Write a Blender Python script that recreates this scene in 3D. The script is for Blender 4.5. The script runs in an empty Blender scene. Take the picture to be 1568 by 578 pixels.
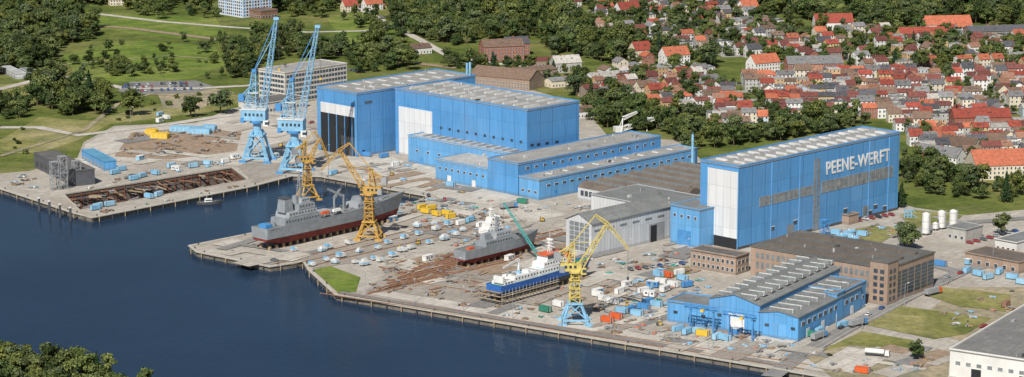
import bpy, math, random
from math import sin, cos, tan, pi, radians, sqrt, atan2
from mathutils import Vector, Matrix
from mathutils.geometry import tessellate_polygon
R = random.Random(11)
# ---------------------------------------------------------------- survey
# single-photo survey: the camera stands 290 m up, tilted 11.5 deg down; ground
# positions (metres) are recovered from the photo by intersecting with z = const
F, TH, H, CX, CY = 3700.0, radians(11.5), 290.0, 784.0, 289.0
cT, sT = cos(TH), sin(TH)
def G(px, py, z=0.0):
    dx = (px-CX)/F; dy = (py-CY)/F
    t = (H-z)/(sT+dy*cT)
    return (dx*t, (cT-dy*sT)*t)
def along(P, D, px, z=0.0):
    x = (px-CX)/F; k = H-z
    return (x*(P[1]*cT+k*sT)-P[0])/(D[0]-x*D[1]*cT)
def zat(P, py):
    q = (py-CY)/F
    return H-P[1]*(q*cT+sT)/(cT-q*sT)
def poly(pts):
    return [(p[1], p[2]) if p[0] == 'w' else G(p[0], p[1]) for p in pts]
def inside(x, y, P):
    c = False; j = len(P)-1
    for i in range(len(P)):
        xi, yi = P[i]; xj, yj = P[j]
        if (yi > y) != (yj > y) and x < (xj-xi)*(y-yi)/(yj-yi)+xi: c = not c
        j = i
    return c
AZA, AZB, AZC = 44.5, 32.0, 39.0
def rot(az): return pi/2-radians(az)

# ---------------------------------------------------------------- materials
def nt(name):
    m = bpy.data.materials.new(name); m.use_nodes = True
    t = m.node_tree; b = t.nodes['Principled BSDF']
    return m, t, b
def noise(t, co, scale, detail=4, rough=.55):
    n = t.nodes.new('ShaderNodeTexNoise'); n.inputs['Scale'].default_value = scale
    n.inputs['Detail'].default_value = detail; n.inputs['Roughness'].default_value = rough
    t.links.new(co, n.inputs['Vector']); return n.outputs['Fac']
def ramp(t, fac, stops):
    r = t.nodes.new('ShaderNodeValToRGB'); e = r.color_ramp.elements
    while len(e) > 1: e.remove(e[-1])
    e[0].position = stops[0][0]; e[0].color = (*stops[0][1], 1)
    for p, c in stops[1:]:
        x = e.new(p); x.color = (*c, 1)
    t.links.new(fac, r.inputs['Fac']); return r.outputs['Color']
def mixc(t, fac, a, b, mode='MIX'):
    m = t.nodes.new('ShaderNodeMix'); m.data_type = 'RGBA'; m.blend_type = mode
    for s, v in ((0, fac), (6, a), (7, b)):
        if isinstance(v, (int, float)): m.inputs[s].default_value = v
        elif isinstance(v, tuple): m.inputs[s].default_value = (*v, 1)
        else: t.links.new(v, m.inputs[s])
    return m.outputs[2]
def math_(t, op, a, b=None, c=None):
    m = t.nodes.new('ShaderNodeMath'); m.operation = op
    for i, v in enumerate((a, b, c)):
        if v is None: continue
        if isinstance(v, (int, float)): m.inputs[i].default_value = v
        else: t.links.new(v, m.inputs[i])
    return m.outputs[0]
def co_obj(t): return t.nodes.new('ShaderNodeTexCoord').outputs['Object']
def co_pos(t): return t.nodes.new('ShaderNodeNewGeometry').outputs['Position']
def sc(c, k): return tuple(min(1, x*k) for x in c)
_mc = {}
def M(name, col, rough=.75, var=.18, scale=.25, metal=0, spec=.3, rnd=0.0):
    if name in _mc: return _mc[name]
    m, t, b = nt(name); co = co_pos(t)
    f = noise(t, co, scale, 5, .65)
    c = ramp(t, f, [(.3, sc(col, 1-var)), (.7, sc(col, 1+var))])
    if rnd:
        o = t.nodes.new('ShaderNodeObjectInfo')
        v = math_(t, 'MULTIPLY_ADD', o.outputs['Random'], rnd, 1-rnd/2)
        c = mixc(t, 1.0, c, v, 'MULTIPLY')
    t.links.new(c, b.inputs['Base Color'])
    b.inputs['Roughness'].default_value = rough; b.inputs['Metallic'].default_value = metal
    b.inputs['Specular IOR Level'].default_value = spec
    _mc[name] = m; return m
def cladding(name, col, pitch=6.0, dirt=.25, line=.75, hline=0):
    m, t, b = nt(name); co = co_obj(t)
    s = t.nodes.new('ShaderNodeSeparateXYZ'); t.links.new(co, s.inputs[0])
    h = math_(t, 'ADD', s.outputs[0], s.outputs[1])
    u = math_(t, 'DIVIDE', h, pitch)
    fr = math_(t, 'FRACT', u); seam = math_(t, 'LESS_THAN', fr, .35/pitch)
    fl = math_(t, 'FLOOR', u)
    zz = math_(t, 'FLOOR', math_(t, 'DIVIDE', s.outputs[2], 11.0))
    wn = t.nodes.new('ShaderNodeTexWhiteNoise'); wn.noise_dimensions = '2D'
    cm = t.nodes.new('ShaderNodeCombineXYZ'); t.links.new(fl, cm.inputs[0]); t.links.new(zz, cm.inputs[1])
    t.links.new(cm.outputs[0], wn.inputs['Vector'])
    pv = math_(t, 'MULTIPLY_ADD', wn.outputs['Value'], .13, .93)
    mp = t.nodes.new('ShaderNodeMapping'); mp.inputs['Scale'].default_value = (.7, .7, .05)
    t.links.new(co, mp.inputs['Vector'])
    st = noise(t, mp.outputs[0], 1.0, 6, .7)
    base = ramp(t, st, [(.25, sc(col, 1-dirt)), (.55, col), (.8, sc(col, 1.1))])
    big = noise(t, co, .03, 4, .6)
    base = mixc(t, math_(t, 'MULTIPLY', ramp(t, big, [(.45, (0, 0, 0)), (.75, (1, 1, 1))]), .35), base, tuple(min(1, x*.6+.14) for x in col))
    base = mixc(t, 1.0, base, pv, 'MULTIPLY')
    base = mixc(t, math_(t, 'MULTIPLY', seam, line), base, sc(col, .35))
    fz = math_(t, 'FRACT', math_(t, 'DIVIDE', s.outputs[2], 11.0))
    hs = math_(t, 'LESS_THAN', fz, .03)
    base = mixc(t, math_(t, 'MULTIPLY', hs, .35), base, sc(col, .5))
    lo = math_(t, 'LESS_THAN', s.outputs[2], 1.6)
    base = mixc(t, math_(t, 'MULTIPLY', lo, .35), base, (.16, .15, .14))
    t.links.new(base, b.inputs['Base Color']); b.inputs['Roughness'].default_value = .55
    b.inputs['Specular IOR Level'].default_value = .3
    return m
def roofing(name, col, bw=12, bh=1.5, line=.5, dark=.65):
    m, t, b = nt(name); co = co_obj(t)
    br = t.nodes.new('ShaderNodeTexBrick'); t.links.new(co, br.inputs['Vector'])
    br.inputs['Scale'].default_value = 1; br.inputs['Brick Width'].default_value = bw
    br.inputs['Row Height'].default_value = bh; br.inputs['Mortar Size'].default_value = .08
    br.inputs['Color1'].default_value = (*sc(col, 1.06), 1); br.inputs['Color2'].default_value = (*sc(col, .9), 1)
    br.inputs['Mortar'].default_value = (*sc(col, line), 1)
    n = noise(t, co, .09, 6, .7); n2 = noise(t, co, .8, 4, .7)
    c = mixc(t, ramp(t, n, [(.35, (0, 0, 0)), (.7, (1, 1, 1))]), br.outputs['Color'], sc(col, dark))
    c = mixc(t, 1.0, c, ramp(t, n2, [(.3, (.8, .8, .8)), (.7, (1.1, 1.1, 1.1))]), 'MULTIPLY')
    t.links.new(c, b.inputs['Base Color']); b.inputs['Roughness'].default_value = .8
    b.inputs['Specular IOR Level'].default_value = .25
    return m
def concrete(name, col, stain, slab=7.0, rustk=.5, az=AZB):
    m, t, b = nt(name); co = co_pos(t)
    mp = t.nodes.new('ShaderNodeMapping'); mp.inputs['Rotation'].default_value = (0, 0, -rot(az))
    t.links.new(co, mp.inputs['Vector'])
    br = t.nodes.new('ShaderNodeTexBrick'); t.links.new(mp.outputs[0], br.inputs['Vector'])
    br.offset = 0
    br.inputs['Scale'].default_value = 1; br.inputs['Brick Width'].default_value = slab
    br.inputs['Row Height'].default_value = slab*.6; br.inputs['Mortar Size'].default_value = .12
    br.inputs['Color1'].default_value = (*sc(col, 1.1), 1); br.inputs['Color2'].default_value = (*sc(col, .88), 1)
    br.inputs['Mortar'].default_value = (*sc(col, .6), 1)
    n = noise(t, co, .035, 8, .68); n2 = noise(t, co, .35, 6, .75); n3 = noise(t, co, .012, 5, .6)
    c = mixc(t, ramp(t, n, [(.44, (0, 0, 0)), (.66, (1, 1, 1))]), br.outputs['Color'], stain)
    c = mixc(t, math_(t, 'MULTIPLY', ramp(t, n3, [(.5, (0, 0, 0)), (.66, (1, 1, 1))]), rustk), c, (.27, .20, .145))
    c = mixc(t, 1.0, c, ramp(t, n2, [(.3, (.68, .68, .68)), (.5, (1, 1, 1)), (.75, (1.18, 1.18, 1.18))]), 'MULTIPLY')
    t.links.new(c, b.inputs['Base Color']); b.inputs['Roughness'].default_value = .9
    b.inputs['Specular IOR Level'].default_value = .2
    return m
def grass(name, a, b_, c_):
    m, t, b = nt(name); co = co_pos(t)
    n = noise(t, co, .012, 8, .7); n2 = noise(t, co, .25, 6, .75); n3 = noise(t, co, .05, 5, .6)
    c = ramp(t, n, [(.34, a), (.5, b_), (.66, c_)])
    c = mixc(t, 1.0, c, ramp(t, n2, [(.3, (.55, .6, .58)), (.55, (1, 1, 1)), (.8, (1.3, 1.25, 1.1))]), 'MULTIPLY')
    c = mixc(t, 1.0, c, ramp(t, n3, [(.35, (.65, .72, .7)), (.6, (1.1, 1.06, 1))]), 'MULTIPLY')
    t.links.new(c, b.inputs['Base Color']); b.inputs['Roughness'].default_value = 1
    b.inputs['Specular IOR Level'].default_value = .1
    return m
m_conc = concrete('yard_concrete', (.455, .42, .365), (.36, .33, .285), 7, .35)
m_conc_l = concrete('light_concrete', (.54, .505, .445), (.44, .405, .35), 9, .12)
m_conc_d = concrete('worn_concrete', (.36, .325, .28), (.29, .255, .22), 5, .45)
m_asph = concrete('asphalt', (.255, .25, .24), (.20, .195, .19), 400, .05)
m_dirt = grass('dirt', (.35, .29, .21), (.40, .34, .25), (.25, .23, .13))
m_rust = M('rusty_ground', (.31, .23, .165), .9, .3, .3)
m_grass = grass('meadow', (.080, .115, .026), (.145, .175, .045), (.24, .225, .09))
m_grass_b = grass('bright_meadow', (.12, .185, .034), (.175, .235, .05), (.26, .265, .09))
m_grass_y = grass('dry_grass', (.15, .175, .05), (.26, .25, .095), (.39, .34, .19))
m_quay = M('quay_wall', (.17, .15, .125), .9, .4, .4)
m_cope = M('quay_coping', (.45, .42, .36), .9, .2, .5)
m_dock = M('dock_wall', (.095, .048, .038), .9, .5, .35)
m_dockr = M('dock_piles', (.15, .065, .045), .9, .5, .35)
BL = (.095, .305, .61)
m_blue = cladding('blue_cladding', BL, 11.0)
m_blue2 = cladding('light_blue_cladding', (.135, .37, .67), 5.0, .2, .35)
m_bluef = cladding('blue_small_cladding', (.115, .35, .66), 3.0, .2, .3)
m_white = cladding('white_cladding', (.68, .69, .70), 5.0, .12, .35)
m_wbld = cladding('white_corrugated', (.58, .60, .62), 2.4, .2, .35)
m_brick = cladding('tan_brick', (.38, .275, .21), 5, .25, .25)
m_roof = roofing('metal_roof', (.40, .39, .365), 14, 2.2)
m_roofg = roofing('grey_roof', (.25, .26, .255), 14, 1.6)
m_roofd = roofing('bitumen_roof', (.17, .165, .155), 10, 3.0)
m_roofm = roofing('felt_roof', (.26, .255, .245), 10, 3.0)
m_roofw = roofing('white_roof', (.54, .54, .52), 8, 2.5)
m_roofbr = roofing('brown_roof', (.19, .16, .135), 8, 1.5)
m_sky = M('skylight', (.50, .505, .50), .4, .2, .2)
m_glass = M('window_glass', (.05, .07, .09), .15, .5, .4, spec=.6)
m_glassl = M('dusty_glass', (.20, .22, .23), .35, .35, .25, spec=.5)
m_dark = M('dark_interior', (.025, .027, .03), .9)
m_frame = M('white_paint', (.72, .72, .70), .5, .12)
m_grey = M('grey_paint', (.30, .31, .32), .6)
m_dgrey = M('dark_steel', (.08, .08, .085), .6, .3)
m_cblue = M('crane_blue', (.24, .47, .66), .5, .2, .3)
m_cblued = M('crane_blue_deep', (.08, .27, .56), .5, .15, .3)
m_ochre = M('crane_ochre', (.52, .32, .085), .6, .3, .5)
m_yel = M('crane_yellow', (.60, .49, .15), .55, .25, .5)
m_teal = M('crane_teal', (.07, .38, .36), .5)
m_navy = M('ship_grey', (.255, .28, .305), .55, .2, .3)
m_navyd = M('ship_deck', (.19, .20, .20), .8, .25, .5)
m_red = M('antifouling_red', (.20, .042, .036), .8, .4, .3)
m_hull = M('ship_blue', (.035, .13, .42), .5, .2, .3)
m_orange = M('orange_paint', (.64, .12, .035), .5, .1)
m_rustm = M('rusty_steel', (.27, .15, .095), .9, .4, .6)
m_yellowp = M('yellow_paint', (.70, .47, .05), .55, .1)
m_green = M('green_paint', (.04, .22, .15), .55, .2)
m_tim = M('timber', (.36, .28, .18), .85, .3, .8)
def water_mat():
    m, t, b = nt('water'); co = co_pos(t)
    n3 = noise(t, co, .006, 4, .6)
    c = ramp(t, n3, [(.35, (.014, .030, .058)), (.65, (.020, .040, .074))])
    mp = t.nodes.new('ShaderNodeMapping'); mp.inputs['Rotation'].default_value = (0, 0, .5)
    mp.inputs['Scale'].default_value = (1, .4, 1); t.links.new(co, mp.inputs['Vector'])
    calm = ramp(t, noise(t, co, .011, 4, .6), [(.35, (.3, .3, .3)), (.65, (1, 1, 1))])
    wv_ = t.nodes.new('ShaderNodeTexWave'); wv_.inputs['Scale'].default_value = .16; wv_.inputs['Distortion'].default_value = 3; wv_.inputs['Detail'].default_value = 2
    mp2 = t.nodes.new('ShaderNodeMapping'); mp2.inputs['Rotation'].default_value = (0, 0, 1.25); t.links.new(co, mp2.inputs['Vector']); t.links.new(mp2.outputs[0], wv_.inputs['Vector'])
    h = math_(t, 'ADD', math_(t, 'MULTIPLY', noise(t, mp.outputs[0], .5, 5, .6), calm), math_(t, 'MULTIPLY', noise(t, mp.outputs[0], .08, 3, .5), 2.0))
    h = math_(t, 'ADD', h, math_(t, 'MULTIPLY', wv_.outputs['Fac'], .35))
    bp = t.nodes.new('ShaderNodeBump'); bp.inputs['Strength'].default_value = .16; bp.inputs['Distance'].default_value = .5
    t.links.new(h, bp.inputs['Height'])
    t.nodes.remove(b)
    d = t.nodes.new('ShaderNodeBsdfDiffuse'); t.links.new(c, d.inputs[0])
    g = t.nodes.new('ShaderNodeBsdfGlossy'); g.inputs['Roughness'].default_value = .06; g.inputs[0].default_value = (.82, .90, 1, 1); t.links.new(bp.outputs[0], g.inputs['Normal'])
    fr = t.nodes.new('ShaderNodeFresnel'); fr.inputs[0].default_value = 1.33; t.links.new(bp.outputs[0], fr.inputs['Normal'])
    mx = t.nodes.new('ShaderNodeMixShader'); t.links.new(math_(t, 'MULTIPLY', fr.outputs[0], .6), mx.inputs[0]); t.links.new(d.outputs[0], mx.inputs[1]); t.links.new(g.outputs[0], mx.inputs[2])
    t.links.new(mx.outputs[0], t.nodes['Material Output'].inputs[0])
    return m
m_water = water_mat()
def leafmat(name, col, hv=.5):
    m, t, b = nt(name)
    o = t.nodes.new('ShaderNodeObjectInfo')
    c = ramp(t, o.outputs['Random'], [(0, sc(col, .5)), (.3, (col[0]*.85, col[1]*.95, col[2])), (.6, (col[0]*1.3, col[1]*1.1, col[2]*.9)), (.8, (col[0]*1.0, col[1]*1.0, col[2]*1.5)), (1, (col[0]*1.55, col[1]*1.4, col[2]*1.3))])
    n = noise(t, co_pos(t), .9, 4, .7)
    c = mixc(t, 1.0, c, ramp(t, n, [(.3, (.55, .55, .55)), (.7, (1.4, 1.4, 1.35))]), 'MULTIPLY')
    t.links.new(c, b.inputs['Base Color']); b.inputs['Roughness'].default_value = .8
    b.inputs['Specular IOR Level'].default_value = .15
    return m
lf = [leafmat('leaf_dark', (.040, .064, .022)), leafmat('leaf_mid', (.082, .112, .034)), leafmat('leaf_light', (.135, .170, .055))]
lc = [leafmat('needle_dark', (.018, .042, .018)), leafmat('needle', (.032, .06, .022))]
m_bark = M('bark', (.12, .085, .06), .95, .3, 1)

# ---------------------------------------------------------------- mesh kit
class MB:
    def __init__(s): s.v = []; s.f = []; s.m = []; s.mats = []
    def mi(s, mat):
        if mat not in s.mats: s.mats.append(mat)
        return s.mats.index(mat)
    def face(s, pts, mat):
        i = len(s.v); s.v += [tuple(p) for p in pts]; s.f.append(list(range(i, i+len(pts)))); s.m.append(s.mi(mat))
    def hexa(s, p, mat):
        i = len(s.v); s.v += [tuple(q) for q in p]; k = s.mi(mat)
        for f in ((3, 2, 1, 0), (4, 5, 6, 7), (0, 1, 5, 4), (1, 2, 6, 5), (2, 3, 7, 6), (3, 0, 4, 7)):
            s.f.append([i+a for a in f]); s.m.append(k)
    def box(s, x0, x1, y0, y1, z0, z1, mat, tx=0, ty=0):
        s.hexa([(x0, y0, z0), (x1, y0, z0), (x1, y1, z0), (x0, y1, z0),
                (x0+tx, y0+ty, z1), (x1-tx, y0+ty, z1), (x1-tx, y1-ty, z1), (x0+tx, y1-ty, z1)], mat)
    def beam(s, p, q, w, mat, w2=None):
        p = Vector(p); q = Vector(q); d = q-p
        if d.length < 1e-6: return
        d.normalize(); a = d.cross(Vector((0, 0, 1)))
        if a.length < .05: a = Vector((1, 0, 0))
        a.normalize(); b = d.cross(a); w2 = w if w2 is None else w2
        P = []
        for c, ww in ((p, w/2), (q, w2/2)):
            for i, j in ((-1, -1), (1, -1), (1, 1), (-1, 1)): P.append(c+a*i*ww+b*j*ww)
        s.hexa(P, mat)
    def cyl(s, p, q, r, mat, n=10, r2=None):
        p = Vector(p); q = Vector(q); d = (q-p).normalized(); a = d.cross(Vector((0, 0, 1)))
        if a.length < .05: a = Vector((1, 0, 0))
        a.normalize(); b = d.cross(a); r2 = r if r2 is None else r2
        i = len(s.v); k = s.mi(mat)
        for c, rr in ((p, r), (q, r2)):
            for j in range(n):
                t = 2*pi*j/n; s.v.append(tuple(c+a*cos(t)*rr+b*sin(t)*rr))
        for j in range(n):
            s.f.append([i+j, i+(j+1) % n, i+n+(j+1) % n, i+n+j]); s.m.append(k)
        s.f.append([i+n+j for j in range(n)]); s.m.append(k)
        s.f.append([i+j for j in range(n)][::-1]); s.m.append(k)
    def extr(s, prof, y0, y1, mat):   # profile in x,z extruded along y
        n = len(prof)
        s.face([(x, y0, z) for x, z in prof], mat); s.face([(x, y1, z) for x, z in prof][::-1], mat)
        for i in range(n):
            a = prof[i]; b = prof[(i+1) % n]
            s.face([(a[0], y0, a[1]), (a[0], y1, a[1]), (b[0], y1, b[1]), (b[0], y0, b[1])], mat)
    def lattice(s, p, q, w0, w1, seg, t, mat):
        p = Vector(p); q = Vector(q); d = (q-p).normalized(); a = d.cross(Vector((0, 1, 0)))
        if a.length < .05: a = d.cross(Vector((1, 0, 0)))
        a.normalize(); b = d.cross(a)
        rings = []
        for i in range(seg+1):
            f = i/seg; c = p.lerp(q, f); w = (w0+(w1-w0)*f)/2
            rings.append([c+a*x*w+b*y*w for x, y in ((-1, -1), (1, -1), (1, 1), (-1, 1))])
        for k in range(4): s.beam(rings[0][k], rings[-1][k], t, mat)
        for i in range(seg):
            for k in range(4):
                k2 = (k+1) % 4
                s.beam(rings[i+1][k], rings[i+1][k2], t*.6, mat)
                if (i+k) % 2: s.beam(rings[i][k], rings[i+1][k2], t*.6, mat)
                else: s.beam(rings[i][k2], rings[i+1][k], t*.6, mat)
    def mesh(s, name):
        me = bpy.data.meshes.new(name); me.from_pydata(s.v, [], s.f)
        for m in s.mats: me.materials.append(m)
        me.polygons.foreach_set('material_index', s.m); me.update(); return me
    def obj(s, name, parent=None, loc=(0, 0, 0), rz=0):
        return place(s.mesh(name), name, loc, rz, parent)
COL = bpy.context.scene.collection
def place(me, name, loc, rz=0, parent=None, scale=None):
    o = bpy.data.objects.new(name, me); o.location = loc if len(loc) == 3 else (loc[0], loc[1], 0)
    o.rotation_euler = (0, 0, rz)
    if scale: o.scale = scale if hasattr(scale, '__len__') else (scale,)*3
    COL.objects.link(o)
    if parent: o.parent = parent
    return o
def empty(name, loc=(0, 0, 0), rz=0):
    o = place(None, name, loc, rz); o.empty_display_size = 2; return o
def sheet(name, pts, z, mat, holes=(), edge=None, depth=0, par=None):
    P = [poly(pts)]+[poly(h) for h in holes]
    v3 = [[Vector((x, y, 0)) for x, y in q] for q in P]
    tri = tessellate_polygon(v3)
    b = MB(); flat = [(x, y, z) for q in P for x, y in q]
    b.v = list(flat); k = b.mi(mat)
    for t in tri:
        A, B, C = (flat[i] for i in t)
        cr = (B[0]-A[0])*(C[1]-A[1])-(B[1]-A[1])*(C[0]-A[0])
        b.f.append(list(t) if cr > 0 else list(t)[::-1]); b.m.append(k)
    if edge:
        for q in P:
            for i in range(len(q)):
                a = q[i]; c = q[(i+1) % len(q)]
                b.face([(a[0], a[1], z), (c[0], c[1], z), (c[0], c[1], z-depth), (a[0], a[1], z-depth)], edge)
    return b.obj(name, par)
def strip(name, pts, w, z, mat, th=0.0, par=None):
    P = poly(pts); b = MB()
    L = []; 
    for i, p in enumerate(P):
        a = P[max(0, i-1)]; c = P[min(len(P)-1, i+1)]
        dx, dy = c[0]-a[0], c[1]-a[1]; l = sqrt(dx*dx+dy*dy); nx, ny = -dy/l*w/2, dx/l*w/2
        L.append(((p[0]+nx, p[1]+ny), (p[0]-nx, p[1]-ny)))
    for i in range(len(L)-1):
        a, b2 = L[i]; d, c = L[i+1]
        if th: b.hexa([(*b2, z), (*c, z), (*d, z), (*a, z), (*b2, z+th), (*c, z+th), (*d, z+th), (*a, z+th)], mat)
        else: b.face([(*b2, z), (*c, z), (*d, z), (*a, z)], mat)
    return b.obj(name, par)

# ---------------------------------------------------------------- ground + water
DOCK = [(97, 298), (355, 257), (380, 276), (122, 323)]
SHORE = [(-400, 190), (-150, 240), (0, 289), (58, 308), (108, 325), (140, 334), (385, 286), (447, 270), (492, 271), (655, 301), (640, 309),
         (385, 358), (290, 377), (302, 386), (415, 409), (465, 401), (474, 414), (515, 452), (1275, 580), (1500, 618), (1900, 690)]
LAND = SHORE+[('w', 3000, 900), ('w', 5000, 9000), ('w', -5000, 9000), ('w', -3500, 2300)]
sheet('ground', LAND, 0, m_conc, [DOCK], m_quay, 12)
sheet('water', [('w', -5000, 300), ('w', 5000, 300), ('w', 5000, 9500), ('w', -5000, 9500)], -2.6, m_water, [DOCK])
sheet('dry_dock_floor', DOCK, -9, m_dock)
e = MB()
Pd = poly(DOCK)
for i in range(4):
    a = Vector((*Pd[i], 0)); c = Vector((*Pd[(i+1) % 4], 0)); n = int((c-a).length/6)
    e.beam(a+Vector((0, 0, -4.6)), c+Vector((0, 0, -4.6)), .5, m_dockr)
    for k in range(n):
        p = a.lerp(c, k/n); e.box(p.x-.4, p.x+.4, p.y-.4, p.y+.4, -9, -.6, m_dockr)
    e.beam(a+Vector((0, 0, -2)), c+Vector((0, 0, -2)), .8, m_dockr); e.beam(a+Vector((0, 0, .1)), c+Vector((0, 0, .1)), .8, m_cope)
e.obj('dry_dock_lining')
e = MB(); a = Vector((*Pd[0], -5)); c = Vector((*Pd[1], -5))
for i in range(7):
    p = a.lerp(c, .08+.13*i)+Vector((6, -10, 0)); q = a.lerp(c, .14+.13*i)+Vector((6, -10, 0)); e.beam((p.x, p.y, -8.6), (q.x, q.y, -8.4), 1.6, m_rustm); e.beam((p.x-2, p.y+4, -8.6), (q.x-2, q.y+4, -7.4), .8, m_grey)
for i in range(60):   # stairs, pipes and hoses hanging on the north wall
    f_ = R.random(); p = a.lerp(c, f_); z0 = R.uniform(-6, -1)
    e.beam((p.x+.3, p.y-1.2, z0), (p.x+R.uniform(2, 9), p.y-1.2, z0+R.uniform(-2.5, .5)), R.uniform(.3, .8), R.choice([m_rustm, m_dgrey, m_grey, m_tim]))
e.obj('dock_blocks')
sheet('near_shore_ground', [(-400, 515), (0, 545), (90, 566), (180, 590), (300, 650), (-400, 900)], -1.6, m_grass, (), m_dirt, 3)
strip('quay_coping', SHORE[:-1], 2.2, -.1, m_cope, .45)
q = MB(); S = poly(SHORE[2:-1])
for i in range(len(S)-1):
    a = Vector((*S[i], 0)); c = Vector((*S[i+1], 0)); L = (c-a).length; n = max(1, int(L/9)); d = (c-a).normalized(); nrm = Vector((d.y, -d.x, 0))
    for k in range(n):
        p = a.lerp(c, (k+.5)/n)+nrm*1.3
        q.cyl((p.x, p.y, -2.8), (p.x, p.y, .1), .3, m_dgrey if k % 2 else m_tim, 6)
        if k % 3 == 0: q.cyl((p.x-nrm.x*2.2, p.y-nrm.y*2.2, .2), (p.x-nrm.x*2.2, p.y-nrm.y*2.2, 1.2), .4, m_dgrey, 6)
q.obj('quay_fenders')
sheet('meadow', [(-700, 230), (-100, 250), (0, 266), (45, 262), (118, 243), (128, 218), (175, 193), (300, 188), (350, 168), (395, 158), (440, 164), (500, 150), (640, 110), (760, 122),
      (890, 160), (930, 208), (1040, 215), (1075, 246), (1300, 290), (1400, 318), (1480, 330), (1560, 322), (1900, 300), ('w', 4900, 2000), ('w', 4900, 8900), ('w', -4900, 8900), ('w', -3400, 2300)], .03, m_grass)
Z = .06
def patch(name, pts, mat, z=None):
    global Z
    Z += .008
    return sheet(name, pts, Z if z is None else z, mat)
patch('bright_meadow', [(95, 85), (150, 70), (215, 62), (330, 72), (345, 100), (290, 122), (180, 128), (120, 122)], m_grass_b)
patch('bright_meadow', [(500, 28), (560, 20), (610, 35), (600, 60), (530, 70)], m_grass_b)
patch('bright_meadow', [(150, 20), (330, 28), (345, 50), (300, 62), (200, 52), (140, 40)], m_grass_b)
patch('dry_grass', [(0, 215), (60, 180), (140, 185), (240, 160), (330, 140), (380, 150), (340, 170), (170, 190), (120, 215), (60, 235), (0, 235)], m_grass_y)
patch('dry_grass', [(0, 130), (60, 125), (70, 150), (0, 160)], m_grass_y)
patch('dirt', [(240, 140), (330, 136), (360, 142), (300, 170), (250, 165)], m_dirt)
patch('light_concrete_apron', [(130, 222), (180, 195), (300, 190), (360, 175), (470, 190), (490, 235), (420, 262), (355, 254), (250, 245), (150, 262), (120, 250)], m_conc_l)
patch('scrap_yard', [(175, 240), (200, 205), (290, 195), (370, 203), (362, 232), (260, 245)], m_rust)
patch('quay_road', [(490, 265), (505, 240), (600, 240), (650, 262), (660, 292), (648, 295)], m_conc_l)
patch('forecourt', [(560, 245), (640, 250), (820, 312), (870, 330), (790, 345), (700, 318), (650, 292)], m_conc_l)
patch('transfer_way', [(395, 404), (470, 392), (690, 336), (735, 350), (560, 400), (480, 412), (463, 398), (415, 406)], m_conc_d)
patch('slipway', [(560, 446), (610, 402), (760, 372), (830, 380), (840, 440), (760, 480)], m_conc_d)
patch('lawn', [(479, 414), (505, 408), (552, 425), (545, 448), (517, 448)], m_grass_b)
patch('dock_head', [(382, 274), (364, 256), (375, 250), (455, 250), (448, 264), (388, 281)], m_conc_d)
patch('quay_apron', [(560, 450), (600, 448), (1000, 508), (1290, 560), (1270, 572), (900, 510)], m_conc_l)
for pp in ([(1415, 452), (1440, 440), (1548, 452), (1540, 478), (1470, 470)], [(1325, 498), (1370, 468), (1518, 488), (1480, 512), (1430, 520)], [(1262, 535), (1320, 508), (1400, 522), (1385, 546), (1320, 552)],
           [(1305, 352), (1345, 345), (1382, 352), (1350, 372), (1310, 366)], [(1378, 330), (1400, 322), (1475, 330), (1450, 350), (1395, 350)], [(985, 420), (1055, 408), (1062, 418), (1000, 432)]):
    patch('grass_plot', pp, m_grass_y)
patch('dirt', [(1230, 545), (1300, 530), (1455, 540), (1450, 590), (1290, 590)], m_dirt)
patch('dirt', [(1390, 500), (1470, 440), (1568, 440), (1568, 490), (1480, 525)], m_dirt, .05)
strip('road', [(1180, 578), (1225, 545), (1300, 502), (1400, 450), (1470, 418), (1570, 388), (1700, 350)], 9, .3, m_asph)
strip('road', [(1470, 418), (1400, 398), (1385, 365), (1440, 345), (1568, 335), (1700, 330)], 8, .315, m_asph)
strip('road', [(-50, 150), (60, 122), (110, 118), (190, 136), (300, 136), (380, 132), (400, 128)], 8, .3, m_conc_l)
strip('road', [(0, 196), (60, 196), (120, 208), (250, 192), (330, 180), (400, 172), (460, 182)], 9, .315, m_conc_l)
strip('road', [(150, 22), (250, 34), (350, 42), (470, 50), (560, 48), (600, 40)], 8, .3, m_conc_l)
strip('road', [(540, 8), (590, 35), (640, 60), (690, 88), (760, 98), (860, 108)], 8, .32, m_conc_l)
strip('dirt_track', [(0, 240), (60, 222), (130, 200), (180, 160), (230, 145), (300, 150)], 4, .34, m_dirt)
strip('dirt_track', [(95, 100), (180, 92), (260, 86), (340, 92)], 3, .34, m_dirt)
strip('railway', [(-20, 30), (120, 38), (200, 44), (340, 62), (450, 76), (700, 105)], 9, .33, m_rust)
strip('road', [(1590, 300), (1568, 235), (1530, 190), (1550, 150), (1560, 110)], 9, .32, m_asph)
strip('quay_road', [(520, 449), (700, 478), (1000, 527), (1200, 560)], 5, .33, m_asph)
strip('road_marking', [(1225, 545), (1300, 502), (1400, 450), (1470, 418)], .25, .35, m_cope)
strip('kerb', [(1236, 547), (1304, 506), (1404, 454), (1472, 423)], .4, .2, m_cope, .24)
mp_ = [m_conc_l, m_conc_d, m_asph, m_conc, m_conc_l, m_rust]
pb = MB(); k_ = 0
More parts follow.
